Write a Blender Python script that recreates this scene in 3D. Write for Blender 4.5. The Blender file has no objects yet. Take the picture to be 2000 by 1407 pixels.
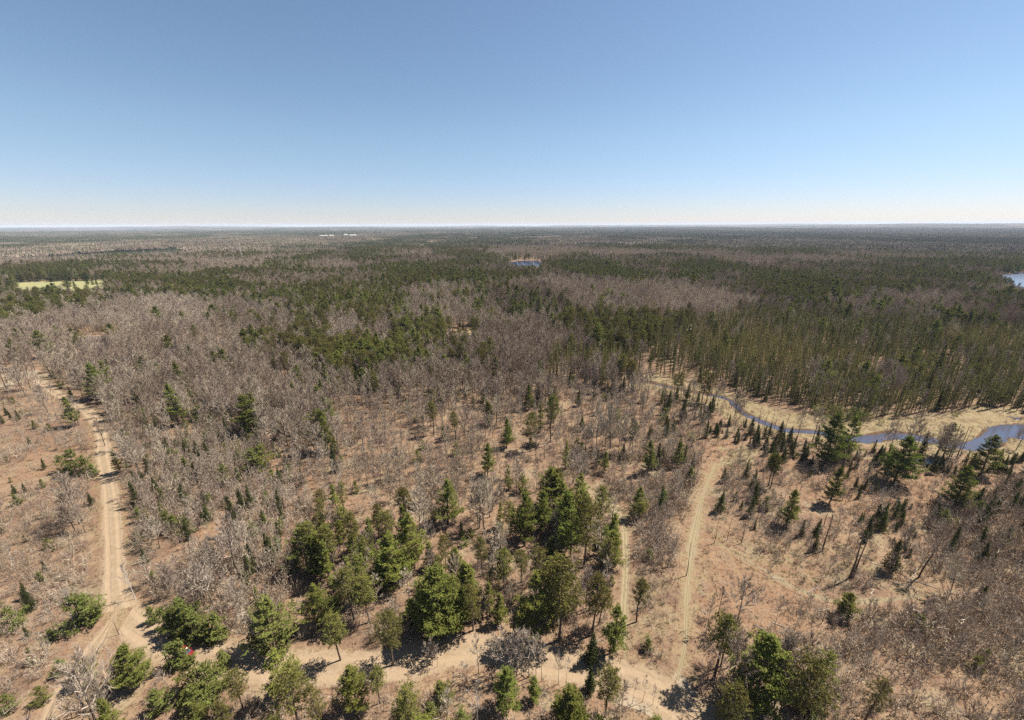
import bpy, math, random, re
import numpy as np
from mathutils import Matrix, Vector

# ------------------------------------------------------------------ camera, sky, sun, exposure
scene = bpy.context.scene
COL = scene.collection
F_PX, CX, CY, EYE = 775.0, 1000.0, 703.5, 80.0      # focal length / centre in photo pixels, camera height in metres
PITCH = math.atan(263.0 / F_PX)
ROLL = math.atan(7.0 / 2000.0)
cam_data = bpy.data.cameras.new('camera')
cam = bpy.data.objects.new('camera', cam_data)
COL.objects.link(cam)
cam_data.sensor_width = 36.0
cam_data.lens = 36.0 * F_PX / 2000.0
cam_data.clip_start = 1.0
cam_data.clip_end = 90000.0
cam.matrix_world = (Matrix.Translation((0, 0, EYE)) @ Matrix.Rotation(math.pi / 2 - PITCH, 4, 'X')
                    @ Matrix.Rotation(-ROLL, 4, 'Z'))
scene.camera = cam

SUN_AZ = math.radians(20.0)      # direction towards the sun, from +X towards +Y
SUN_EL = math.radians(58.0)
world = bpy.data.worlds.new('World')
scene.world = world
world.use_nodes = True
wn = world.node_tree
wn.nodes.clear()
w_out = wn.nodes.new('ShaderNodeOutputWorld')
w_bg = wn.nodes.new('ShaderNodeBackground')
w_sky = wn.nodes.new('ShaderNodeTexSky')
w_sky.sky_type = 'NISHITA'
w_sky.sun_disc = False
w_sky.sun_elevation = SUN_EL
w_sky.sun_rotation = math.pi / 2 - SUN_AZ
w_sky.altitude = 400.0
w_sky.air_density = 1.0
w_sky.dust_density = 0.25
w_sky.ozone_density = 4.5
w_bg.inputs['Strength'].default_value = 0.055
w_wb = wn.nodes.new('ShaderNodeMix')                # colour of the clear spring sky, paler and cooler towards the horizon
w_wb.data_type = 'RGBA'
w_wb.blend_type = 'MULTIPLY'
w_wb.inputs[0].default_value = 1.0
w_tc = wn.nodes.new('ShaderNodeTexCoord')
w_sep = wn.nodes.new('ShaderNodeSeparateXYZ')
w_mr = wn.nodes.new('ShaderNodeMapRange')
w_mr.inputs['From Min'].default_value = 0.015
w_mr.inputs['From Max'].default_value = 0.20
w_mr.interpolation_type = 'SMOOTHSTEP'
w_tint = wn.nodes.new('ShaderNodeMix')
w_tint.data_type = 'RGBA'
w_tint.inputs[6].default_value = (.93, .87, .985, 1)
w_tint.inputs[7].default_value = (1.14, 1.075, .975, 1)
wn.links.new(w_tc.outputs['Generated'], w_sep.inputs[0])
wn.links.new(w_sep.outputs[2], w_mr.inputs['Value'])
wn.links.new(w_mr.outputs[0], w_tint.inputs[0])
wn.links.new(w_tint.outputs[2], w_wb.inputs[7])
wn.links.new(w_sky.outputs[0], w_wb.inputs[6])
wn.links.new(w_wb.outputs[2], w_bg.inputs['Color'])
wn.links.new(w_bg.outputs[0], w_out.inputs['Surface'])

sun_data = bpy.data.lights.new('sun', 'SUN')
sun_data.energy = 5.0
sun_data.angle = math.radians(0.53)
sun_data.color = (1.0, 0.94, 0.83)
sun = bpy.data.objects.new('sun', sun_data)
COL.objects.link(sun)
sdir = Vector((math.cos(SUN_EL) * math.cos(SUN_AZ), math.cos(SUN_EL) * math.sin(SUN_AZ), math.sin(SUN_EL)))
sun.rotation_euler = sdir.to_track_quat('Z', 'Y').to_euler()
sun.location = sdir * 500

vs = scene.view_settings
vs.view_transform = 'Standard'
vs.look = 'None'
vs.exposure = 1.25
vs.gamma = 1.0
vs.use_curve_mapping = False
scene.render.engine = 'CYCLES'
cy = scene.cycles
cy.use_denoising = False
cy.denoiser = "OPENIMAGEDENOISE"
cy.denoising_input_passes = "RGB_ALBEDO_NORMAL"
cy.max_bounces = 4
cy.diffuse_bounces = 2
cy.glossy_bounces = 2
cy.transmission_bounces = 2
cy.transparent_max_bounces = 8
cy.volume_bounces = 0
cy.use_adaptive_sampling = True
cy.adaptive_threshold = 0.006
scene.render.use_persistent_data = False

rng = np.random.default_rng(7)
random.seed(7)

# ------------------------------------------------------------------ surveying: photo pixel -> point on the ground
_c, _s = math.cos(ROLL), math.sin(ROLL)


def ray(px, py):
    x, y = (px - CX) / F_PX, -(py - CY) / F_PX
    x, y = x * _c + y * _s, -x * _s + y * _c
    return x, math.cos(PITCH) + y * math.sin(PITCH), -math.sin(PITCH) + y * math.cos(PITCH)


def g(px, py, z=0.0):
    r = ray(px, py)
    t = (EYE - z) / -r[2]
    return r[0] * t, r[1] * t


def height_of(bx, by, ty):
    b, r = g(bx, by), ray(bx, ty)
    return EYE + r[2] * b[1] / r[1]


def project(x, y, z):
    """world arrays -> photo pixels and depth"""
    dz = z - EYE
    f = y * math.cos(PITCH) - dz * math.sin(PITCH)
    u = y * math.sin(PITCH) + dz * math.cos(PITCH)
    f = np.where(f < 1, 1, f)
    a, b = x / f, u / f
    a, b = a * _c - b * _s, a * _s + b * _c
    return CX + a * F_PX, CY - b * F_PX, f


# ------------------------------------------------------------------ noise and shapes in plan
def vnoise(x, y, scale, seed=0):
    """smooth value noise 0..1"""
    X, Y = np.asarray(x, float) / scale + seed * 17.3, np.asarray(y, float) / scale - seed * 9.1
    ix, iy = np.floor(X).astype(np.int64), np.floor(Y).astype(np.int64)
    fx, fy = X - ix, Y - iy
    fx, fy = fx * fx * (3 - 2 * fx), fy * fy * (3 - 2 * fy)

    def h(a, b):
        n = (a * 374761393 + b * 668265263 + seed * 974711) & 0xffffffff
        n = ((n ^ (n >> 13)) * 1274126177) & 0xffffffff
        return ((n ^ (n >> 16)) & 0xffff) / 65535.0
    return ((h(ix, iy) * (1 - fx) + h(ix + 1, iy) * fx) * (1 - fy) + (h(ix, iy + 1) * (1 - fx) + h(ix + 1, iy + 1) * fx) * fy)


def fbm(x, y, scale, seed=0, octs=3):
    v, a, t = 0, 1.0, 0
    for i in range(octs):
        v = v + a * vnoise(x, y, scale / 2 ** i, seed + i * 5)
        t += a
        a *= .5
    return v / t


def inside(x, y, poly):
    res = np.zeros(len(x), bool)
    n = len(poly)
    for i in range(n):
        x1, y1 = poly[i]
        x2, y2 = poly[(i + 1) % n]
        c = ((y1 > y) != (y2 > y))
        if y2 != y1:
            res ^= c & (x < (x2 - x1) * (y - y1) / (y2 - y1) + x1)
    return res


def warp(x, y, k=1.0):
    d = np.hypot(x, y) * .03 * k + 1.0
    return x + (vnoise(x, y, 14, 3) - .5) * d * 2 + (vnoise(x, y, 4, 8) - .5) * d, y + (vnoise(x, y, 14, 4) - .5) * d * 3 + (vnoise(x, y, 4, 9) - .5) * d


def smooth_path(pts, step):
    P = np.array([pts[0]] + list(pts) + [pts[-1]], float)
    out = []
    for i in range(1, len(P) - 2):
        p0, p1, p2, p3 = P[i - 1:i + 3]
        n = max(2, int(np.hypot(*(p2 - p1)) / step))
        for t in np.linspace(0, 1, n, endpoint=False):
            out.append(.5 * (2 * p1 + (p2 - p0) * t + (2 * p0 - 5 * p1 + 4 * p2 - p3) * t * t + (3 * p1 - p0 - 3 * p2 + p3) * t ** 3))
    out.append(P[-2])
    return np.array(out)


def dist_path(x, y, path):
    d = np.full(len(x), 1e9)
    lo, hi = path.min(0) - 40, path.max(0) + 40
    m = (x > lo[0]) & (x < hi[0]) & (y > lo[1]) & (y < hi[1])
    if m.any():
        xs, ys = x[m], y[m]
        dd = np.full(len(xs), 1e9)
        for a, b in zip(path[:-1], path[1:]):
            v = b - a
            L = max(v @ v, 1e-9)
            t = np.clip(((xs - a[0]) * v[0] + (ys - a[1]) * v[1]) / L, 0, 1)
            dd = np.minimum(dd, np.hypot(xs - a[0] - t * v[0], ys - a[1] - t * v[1]))
        d[m] = dd
    return d


def gp(pts, z=0.0):
    return [g(px, py, z) for px, py in pts]


MAIN_ROAD = smooth_path(gp([(1420, 1480), (1345, 1400), (1270, 1345), (1180, 1315), (1090, 1297), (1000, 1275), (930, 1268), (860, 1277), (780, 1300), (700, 1306), (600, 1303), (500, 1299), (430, 1286), (370, 1268), (310, 1245), (262, 1220), (236, 1190), (226, 1150), (222, 1050), (215, 960), (202, 890), (197, 840), (172, 805), (140, 788), (108, 766), (84, 748), (66, 738), (30, 737), (-60, 742), (-160, 745)]), 2.5)
SIDE_TRACK = smooth_path(gp([(232, 1192), (205, 1235), (178, 1275), (150, 1315), (118, 1360), (92, 1407), (70, 1460)]), 2.5)
GRASS_TRAIL = smooth_path(gp([(1322, 1330), (1338, 1260), (1341, 1180), (1348, 1090), (1356, 1040), (1368, 985), (1380, 950), (1390, 925), (1398, 905)]), 2.5)
INNER_TRAIL = smooth_path(gp([(1222, 1290), (1218, 1200), (1222, 1130), (1222, 1070), (1214, 1010), (1180, 975), (1155, 955), (1140, 935)]), 2.5)
RIGHT_TRAIL = smooth_path(gp([(1362, 1045), (1410, 1065), (1480, 1105), (1560, 1150), (1640, 1175), (1720, 1172), (1800, 1165), (1870, 1152)]), 2.5)
STREAM = smooth_path(gp([(1150, 742), (1215, 741), (1260, 745), (1310, 756), (1355, 766), (1395, 772), (1425, 781), (1437, 793), (1452, 806), (1480, 820), (1510, 832), (1535, 840), (1572, 842), (1610, 846), (1650, 856), (1700, 856), (1740, 849), (1780, 852), (1830, 861), (1880, 871), (1925, 866), (1945, 848), (1975, 838), (2040, 836), (2120, 850)]), 2.5)
ROADS = [(MAIN_ROAD, 3.2), (SIDE_TRACK, 1.5), (GRASS_TRAIL, 1.9), (INNER_TRAIL, 1.4), (RIGHT_TRAIL, 1.3)]
POND = gp([(982, 512), (1015, 508.5), (1050, 509), (1057, 514), (1056, 527), (1035, 532), (1005, 528)])
LAKE = gp([(1940, 541), (1960, 536), (2040, 533), (2200, 533), (2300, 560), (2150, 596), (2010, 592), (1985, 580), (1960, 560)])
POOL = gp([(1938, 846), (1936, 836), (1950, 832), (1975, 839), (1985, 833), (2060, 828), (2140, 850), (2000, 858), (1965, 856), (1930, 866), (1890, 873)])
ISLAND = gp([(1944, 838), (1960, 837), (1978, 844), (1976, 849), (1955, 848), (1943, 845)])
BACKWATER = gp([(1962, 812), (1985, 811), (1995, 816), (1978, 820)])
FIELD = gp([(64, 556), (120, 555), (205, 552), (206, 574), (150, 584), (90, 584), (40, 582), (38, 577)])
TURNAROUND = gp([(-40, 728), (20, 727), (80, 727), (88, 736), (60, 748), (-40, 746)])
JUNCTION = gp([(1200, 1300), (1320, 1290), (1360, 1330), (1365, 1420), (1300, 1407), (1200, 1345), (1150, 1325)])
GLADE = gp([(1110, 925), (1150, 925), (1172, 950), (1205, 985), (1240, 1000), (1225, 1020), (1180, 1000), (1130, 955)])
HOUSE_YARD = gp([(130, 655), (215, 652), (250, 662), (235, 676), (160, 690), (120, 680)])
CABIN_YARD = gp([(868, 648), (925, 646), (935, 656), (930, 668), (880, 672), (862, 662)])
MARSH = gp([(1200, 732), (1290, 738), (1400, 758), (1440, 775), (1560, 800), (1700, 822), (1900, 805), (2000, 805), (2080, 810), (2080, 880), (1960, 905), (1800, 885), (1690, 880), (1600, 862), (1520, 855), (1440, 825), (1400, 792), (1300, 768), (1200, 752)])

BOG = gp([(1070, 700), (1230, 700), (1290, 660), (1400, 625), (1470, 612), (1620, 622), (1830, 640), (2100, 655), (2100, 810), (1900, 808), (1700, 818), (1590, 802), (1440, 768), (1330, 742), (1250, 730), (1180, 728), (1070, 732)], 2)


def stream_width(x, y):
    px, py, _ = project(x, y, np.zeros(len(x)))
    return np.interp(px, [1150, 1300, 1420, 1450, 1520, 1600, 1660, 1740, 1850, 1900, 1950, 2100], [.2, .3, .6, 1.2, 1.3, 1.3, 1.8, 2.5, 2.1, 2.6, 2.8, 2.8])


def wet_depth(x, y):
    """how deep the ground dips under water (0 = dry)"""
    d = dist_path(x, y, STREAM)
    jit = (vnoise(x, y, 3.0, 21) - .5) * 1.2 + (vnoise(x, y, 9.0, 22) - .5) * 1.6
    w = stream_width(x, y)
    dep = np.clip((w + jit - d + .8) / 1.6, 0, 1)
    wx, wy = x + (vnoise(x, y, 5, 31) - .5) * 3, y + (vnoise(x, y, 5, 32) - .5) * 3
    dep = np.maximum(dep, (inside(wx, wy, POOL) & ~inside(wx, wy, ISLAND)) | inside(wx, wy, BACKWATER))
    far = np.hypot(x, y) > 500
    if far.any():
        fx, fy = x + (vnoise(x, y, 40, 33) - .5) * 30, y + (vnoise(x, y, 40, 34) - .5) * 30
        dep = np.maximum(dep, far & (inside(fx, fy, POND) | inside(fx, fy, LAKE)))
    return dep


def ground_z(x, y, wet=True):
    x, y = np.atleast_1d(np.asarray(x, float)), np.atleast_1d(np.asarray(y, float))
    r = np.hypot(x, y)
    z = .35 * np.sin(x / 23 + 1.3) * np.sin(y / 31 + .4) + .22 * np.sin(x / 9.5 + y / 14)
    z = z * np.clip((r - 20) / 60, 0, 1) * np.clip((1400 - r) / 800, 0, 1)
    k = np.clip((r - 5000) / 9000, 0, 1)
    z = z + k * (fbm(x, y, 5200, 51, 3) ** 2 * 150 - 12)
    z = z + np.clip((r - 14000) / 9000, 0, 1) * (fbm(x, y, 7000, 57, 3) - .3) * 110
    if wet:
        near_water = np.clip(1 - np.maximum(0, dist_path(x, y, STREAM) - 6) / 12, 0, 1)
        z = z * (1 - near_water)
        z = z - 1.0 * wet_depth(x, y)
    return z


# ------------------------------------------------------------------ object helpers
def tag(o, label=None, cat=None, group=None, kind=None):
    if label:
        o['label'] = label
    if cat:
        o['category'] = cat
    if group:
        o['group'] = group
    if kind:
        o['kind'] = kind
    return o


def mesh_np(name, V, Fc, mats, mi=None, smooth=False, attrs=None):
    V = np.asarray(V, np.float32).reshape(-1, 3)
    Fc = np.asarray(Fc, np.int32)
    k = Fc.shape[1]
    me = bpy.data.meshes.new(name)
    me.vertices.add(len(V))
    me.vertices.foreach_set('co', V.ravel())
    me.loops.add(Fc.size)
    me.loops.foreach_set('vertex_index', Fc.ravel())
    me.polygons.add(len(Fc))
    me.polygons.foreach_set('loop_start', np.arange(0, Fc.size, k, dtype=np.int32))
    if mi is not None:
        me.polygons.foreach_set('material_index', np.asarray(mi, np.int32))
    me.polygons.foreach_set('use_smooth', np.full(len(Fc), smooth))
    for m in mats:
        me.materials.append(m)
    for an, (typ, data) in (attrs or {}).items():
        a = me.attributes.new(an, typ, 'POINT')
        a.data.foreach_set('color' if typ == 'FLOAT_COLOR' else 'value', np.asarray(data, np.float32).ravel())
    me.update(calc_edges=True)
    return me


def link(name, me, parent=None, loc=None):
    o = bpy.data.objects.new(name, me)
    COL.objects.link(o)
    if parent:
        o.parent = parent
    if loc is not None:
        o.location = loc
    return o


class Geo:
    """collects triangles with a material index"""

    def __init__(s):
        s.V, s.F, s.M, s.n = [], [], [], 0

    def add(s, V, Fc, m=0):
        V = np.asarray(V, float).reshape(-1, 3)
        Fc = np.asarray(Fc, int).reshape(-1, 3)
        s.V.append(V)
        s.F.append(Fc + s.n)
        s.M.append(np.full(len(Fc), m))
        s.n += len(V)

    def tube(s, pts, rad, sides=5, m=0, cap=False):
        pts = np.asarray(pts, float)
        n = len(pts)
        d = np.gradient(pts, axis=0)
        d /= np.linalg.norm(d, axis=1)[:, None] + 1e-9
        up = np.array([0.31, .95, .05]) if abs(d[0][1]) < .8 else np.array([.95, .1, .3])
        a = np.cross(d, up)
        a /= np.linalg.norm(a, axis=1)[:, None] + 1e-9
        b = np.cross(d, a)
        t = np.arange(sides) * 2 * math.pi / sides
        V = pts[:, None, :] + np.asarray(rad)[:, None, None] * (a[:, None, :] * np.cos(t)[None, :, None] + b[:, None, :] * np.sin(t)[None, :, None])
        Fc = []
        for i in range(n - 1):
            for j in range(sides):
                k = (j + 1) % sides
                p, q, r_, t_ = i * sides + j, i * sides + k, (i + 1) * sides + k, (i + 1) * sides + j
                Fc += [(p, q, r_), (p, r_, t_)]
        if cap:
            Fc += [((n - 1) * sides, (n - 1) * sides + j, (n - 1) * sides + j + 1) for j in range(1, sides - 1)]
        s.add(V, Fc, m)

    def slivers(s, A, B, w, m=0):
        """thin triangles from A to point B"""
        A, B = np.asarray(A), np.asarray(B)
        d = B - A
        r = rng.normal(size=d.shape)
        c = np.cross(d, r)
        c /= np.linalg.norm(c, axis=1)[:, None] + 1e-9
        w = np.broadcast_to(np.asarray(w, float), (len(A),))[:, None]
        V = np.stack([A - c * w, A + c * w, B], 1).reshape(-1, 3)
        s.add(V, np.arange(len(V)).reshape(-1, 3), m)

    def tufts(s, P, size, m=0, flat=0.5, n=2):
        """n random small triangles round each point; flat -> facing mostly up"""
        P = np.repeat(np.asarray(P), n, axis=0)
        N = len(P)
        if N == 0:
            return
        sz = np.repeat(np.broadcast_to(np.asarray(size, float), (N // n,)), n) * rng.uniform(.7, 1.3, N)
        nrm = rng.normal(size=(N, 3))
        nrm /= np.linalg.norm(nrm, axis=1)[:, None]
        nrm = nrm * (1 - flat) + np.array([0, 0, 1.0]) * flat
        nrm /= np.linalg.norm(nrm, axis=1)[:, None] + 1e-9
        u = np.cross(nrm, rng.normal(size=(N, 3)))
        u /= np.linalg.norm(u, axis=1)[:, None] + 1e-9
        v = np.cross(nrm, u)
        c = P + rng.normal(size=(N, 3)) * sz[:, None] * .35
        V = np.empty((N, 3, 3))
        V[:, 0] = c + u * sz[:, None] * .78
        V[:, 1] = c - u * sz[:, None] * .38 + v * sz[:, None] * .30
        V[:, 2] = c - u * sz[:, None] * .38 - v * sz[:, None] * .30
        s.add(V.reshape(-1, 3), np.arange(3 * N).reshape(-1, 3), m)

    def box(s, lo, hi, m=0, rz=0.0, c=(0, 0)):
        x0, y0, z0 = lo
        x1, y1, z1 = hi
        V = np.array([(x, y, z) for z in (z0, z1) for x, y in ((x0, y0), (x1, y0), (x1, y1), (x0, y1))], float)
        Fq = [(0, 3, 2, 1), (4, 5, 6, 7), (0, 1, 5, 4), (1, 2, 6, 5), (2, 3, 7, 6), (3, 0, 4, 7)]
        s.add(V, [t for q in Fq for t in ((q[0], q[1], q[2]), (q[0], q[2], q[3]))], m)

    def mesh(s, name, mats, smooth=False):
        return mesh_np(name, np.concatenate(s.V), np.concatenate(s.F), mats, np.concatenate(s.M), smooth)


# ------------------------------------------------------------------ materials
def new_mat(name):
    m = bpy.data.materials.new(name)
    m.use_nodes = True
    nt = m.node_tree
    nt.nodes.clear()
    out = nt.nodes.new('ShaderNodeOutputMaterial')
    return m, nt, out


def N(nt, typ, **kw):
    n = nt.nodes.new(typ)
    for k, v in kw.items():
        setattr(n, k, v)
    return n


def mixc(nt, a, b, fac, blend='MIX'):
    n = nt.nodes.new('ShaderNodeMix')
    n.data_type = 'RGBA'
    n.blend_type = blend
    for sock, v in ((n.inputs[0], fac), (n.inputs[6], a), (n.inputs[7], b)):
        if isinstance(v, bpy.types.NodeSocket):
            nt.links.new(v, sock)
        elif isinstance(v, (int, float)):
            sock.default_value = v
        else:
            sock.default_value = (*v, 1)
    return n.outputs[2]


def math_n(nt, op, a, b=0.0, c=None):
    n = nt.nodes.new('ShaderNodeMath')
    n.operation = op
    for sock, v in zip(n.inputs, (a, b, c)):
        if v is None:
            continue
        if isinstance(v, bpy.types.NodeSocket):
            nt.links.new(v, sock)
        else:
            sock.default_value = v
    return n.outputs[0]


def noise_n(nt, coord, scale, detail=3, rough=.6):
    n = nt.nodes.new('ShaderNodeTexNoise')
    n.inputs['Scale'].default_value = scale
    n.inputs['Detail'].default_value = detail
    n.inputs['Roughness'].default_value = rough
    nt.links.new(coord, n.inputs['Vector'])
    return n.outputs['Fac']


def ramp_n(nt, fac, stops):
    n = nt.nodes.new('ShaderNodeMapRange')
    n.interpolation_type = 'SMOOTHSTEP'
    n.inputs['From Min'].default_value = stops[0]
    n.inputs['From Max'].default_value = stops[1]
    nt.links.new(fac, n.inputs['Value'])
    return n.outputs['Result']


def plant_mat(name, c0, c1, trans=.25, rough=.8, var=.35, emit=0):
    """c0..c1 chosen by the plant's own tint; brightness varies plant by plant and clump by clump"""
    m, nt, out = new_mat(name)
    at = N(nt, 'ShaderNodeAttribute', attribute_type='INSTANCER', attribute_name='tint')
    oi = N(nt, 'ShaderNodeObjectInfo')
    geo = N(nt, 'ShaderNodeNewGeometry')
    tc = N(nt, 'ShaderNodeTexCoord')
    col = mixc(nt, c0, c1, at.outputs['Fac'])
    pn = noise_n(nt, tc.outputs['Object'], .9, 2)
    val = math_n(nt, 'ADD', math_n(nt, 'MULTIPLY', oi.outputs['Random'], var), math_n(nt, 'MULTIPLY', pn, .5))
    val = math_n(nt, 'ADD', val, 1 - var * .5 - .25)
    v2 = math_n(nt, 'ADD', math_n(nt, 'MULTIPLY', geo.outputs['Random Per Island'], .6), .7)
    col = mixc(nt, col, (0, 0, 0), 0.0)
    hsv = N(nt, 'ShaderNodeHueSaturation')
    nt.links.new(col, hsv.inputs['Color'])
    nt.links.new(math_n(nt, 'MULTIPLY', val, v2), hsv.inputs['Value'])
    nt.links.new(math_n(nt, 'ADD', math_n(nt, 'MULTIPLY', oi.outputs['Random'], .03), .485), hsv.inputs['Hue'])
    d = N(nt, 'ShaderNodeBsdfDiffuse')
    nt.links.new(hsv.outputs[0], d.inputs['Color'])
    if trans > 0:
        t = N(nt, 'ShaderNodeBsdfTranslucent')
        nt.links.new(hsv.outputs[0], t.inputs['Color'])
        mx = N(nt, 'ShaderNodeMixShader')
        mx.inputs[0].default_value = trans
        nt.links.new(d.outputs[0], mx.inputs[1])
        nt.links.new(t.outputs[0], mx.inputs[2])
        nt.links.new(mx.outputs[0], out.inputs['Surface'])
    else:
        nt.links.new(d.outputs[0], out.inputs['Surface'])
    return m


M_WPINE = plant_mat('white_pine_needles', (.076, .088, .021), (.155, .160, .038))
M_RPINE = plant_mat('red_pine_needles', (.090, .084, .024), (.150, .135, .040))
M_FIR = plant_mat('fir_needles', (.042, .050, .018), (.078, .084, .028))
M_SPRUCE = plant_mat('bog_spruce_needles', (.066, .070, .026), (.150, .138, .046))
M_LARCH = plant_mat('tamarack_needles', (.165, .145, .046), (.23, .195, .064))
M_YPINE = plant_mat('young_pine_needles', (.080, .094, .026), (.140, .146, .040))
M_LEAF = plant_mat('fresh_leaves', (.13, .16, .035), (.20, .20, .06), trans=.4)
M_TWIG = plant_mat('twigs', (.225, .165, .122), (.43, .352, .28), trans=0, var=.4)
M_BARK = plant_mat('bark', (.050, .036, .028), (.15, .12, .095), trans=0, var=.3)
M_BIRCH = plant_mat('birch_bark', (.42, .38, .34), (.56, .53, .49), trans=0, var=.15)
M_BRUSH = plant_mat('brush_stems', (.21, .145, .10), (.40, .325, .255), trans=0, var=.4)
M_STRAW = plant_mat('straw', (.20, .15, .08), (.28, .22, .12), trans=.2, var=.3)
M_DEAD = plant_mat('dead_wood', (.12, .095, .078), (.33, .29, .25), trans=0, var=.2)


def ground_group():
    gt = bpy.data.node_groups.new('ground_colour', 'ShaderNodeTree')
    gt.interface.new_socket('Color', in_out='OUTPUT', socket_type='NodeSocketColor')
    gt.interface.new_socket('Height', in_out='OUTPUT', socket_type='NodeSocketFloat')
    o = gt.nodes.new('NodeGroupOutput')
    geo = N(gt, 'ShaderNodeNewGeometry')
    P = geo.outputs['Position']
    at = N(gt, 'ShaderNodeAttribute', attribute_type='GEOMETRY', attribute_name='soil')
    sep = N(gt, 'ShaderNodeSeparateColor')
    gt.links.new(at.outputs['Color'], sep.inputs[0])
    straw, sand, orange = sep.outputs[0], sep.outputs[1], sep.outputs[2]
    mud = at.outputs['Alpha']
    big = noise_n(gt, P, .045, 3)
    mid = noise_n(gt, P, .35, 4, .7)
    fine = noise_n(gt, P, 2.2, 3, .75)
    grit = noise_n(gt, P, 7.0, 2, .8)
    c = mixc(gt, (.160, .096, .060), (.215, .145, .090), ramp_n(gt, mid, (.35, .65)))
    c = mixc(gt, c, (0.0966, 0.0574, 0.0405), math_n(gt, 'MULTIPLY', ramp_n(gt, big, (.45, .72)), .75))
    c = mixc(gt, c, (0.2100, 0.1658, 0.1034), math_n(gt, 'MULTIPLY', ramp_n(gt, noise_n(gt, P, .12, 3), (.52, .66)), .7))
    c = mixc(gt, c, mixc(gt, (0.2016, 0.1126, 0.0594), (0.1596, 0.0850, 0.0484), mid), math_n(gt, 'MULTIPLY', orange, .7))
    cs = mixc(gt, (.222, .172, .100), (.165, .128, .066), ramp_n(gt, mid, (.4, .66)))
    cs = mixc(gt, cs, (0.1008, 0.0935, 0.0308), math_n(gt, 'MULTIPLY', ramp_n(gt, noise_n(gt, P, .16, 4, .7), (.54, .68)), .65))
    cs = mixc(gt, cs, (0.1260, 0.0765, 0.0440), math_n(gt, 'MULTIPLY', ramp_n(gt, noise_n(gt, P, .22, 5, .8), (.50, .62)), .8))
    c = mixc(gt, c, cs, ramp_n(gt, math_n(gt, 'ADD', straw, math_n(gt, 'MULTIPLY', math_n(gt, 'SUBTRACT', mid, .5), .7)), (.35, .65)))
    c = mixc(gt, c, mixc(gt, (0.2310, 0.1785, 0.1232), (0.2688, 0.2210, 0.1584), fine), ramp_n(gt, math_n(gt, 'ADD', sand, math_n(gt, 'MULTIPLY', math_n(gt, 'SUBTRACT', mid, .5), .8)), (.35, .65)))
    c = mixc(gt, c, mixc(gt, (0.0546, 0.0319, 0.0198), (0.1050, 0.0616, 0.0352), fine), ramp_n(gt, math_n(gt, 'ADD', mud, math_n(gt, 'MULTIPLY', math_n(gt, 'SUBTRACT', mid, .5), .6)), (.3, .7)))
    # dark flecks of debris and pale grass blades
    c = mixc(gt, c, (0.0630, 0.0361, 0.0242), math_n(gt, 'MULTIPLY', ramp_n(gt, fine, (.50, .66)), .85))
    c = mixc(gt, c, (0.2604, 0.2125, 0.1540), math_n(gt, 'MULTIPLY', ramp_n(gt, grit, (.56, .70)), .6))
    gt.links.new(c, o.inputs['Color'])
    gt.links.new(math_n(gt, 'ADD', math_n(gt, 'MULTIPLY', fine, .6), math_n(gt, 'MULTIPLY', mid, 1.0)), o.inputs['Height'])
    return gt


GROUND = ground_group()


def ground_mat():
    m, nt, out = new_mat('forest_floor')
    gn = N(nt, 'ShaderNodeGroup')
    gn.node_tree = GROUND
    b = N(nt, 'ShaderNodeBsdfPrincipled')
    b.inputs['Roughness'].default_value = .95
    b.inputs['Specular IOR Level'].default_value = .1
    nt.links.new(gn.outputs[0], b.inputs['Base Color'])
    bp = N(nt, 'ShaderNodeBump')
    bp.inputs['Strength'].default_value = .8
    bp.inputs['Distance'].default_value = .35
    nt.links.new(gn.outputs[1], bp.inputs['Height'])
    nt.links.new(bp.outputs[0], b.inputs['Normal'])
    nt.links.new(b.outputs[0], out.inputs['Surface'])
    return m


def far_mat():
    """distant wooded land seen almost edge on: dark evergreen stands, grey hardwoods, a few pale openings"""
    m, nt, out = new_mat('distant_land')
    geo = N(nt, 'ShaderNodeNewGeometry')
    mp = N(nt, 'ShaderNodeMapping')
    nt.links.new(geo.outputs['Position'], mp.inputs[0])
    mp.inputs['Scale'].default_value = (1, .6, 1)
    P = mp.outputs[0]
    a = noise_n(nt, P, .0011, 6, .68)
    f = noise_n(nt, P, .02, 3, .7)
    c = mixc(nt, (0.1054, 0.0775, 0.0620), (0.0186, 0.0260, 0.0124), ramp_n(nt, a, (.44, .54)))
    c = mixc(nt, c, (0.2232, 0.1736, 0.1240), math_n(nt, 'MULTIPLY', ramp_n(nt, noise_n(nt, P, .0028, 4, .7), (.64, .70)), .5))
    c = mixc(nt, c, (0.0124, 0.0124, 0.0093), math_n(nt, 'MULTIPLY', ramp_n(nt, f, (.45, .65)), .6))
    b = N(nt, 'ShaderNodeBsdfDiffuse')
    nt.links.new(c, b.inputs['Color'])
    nt.links.new(b.outputs[0], out.inputs['Surface'])
    return m


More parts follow.
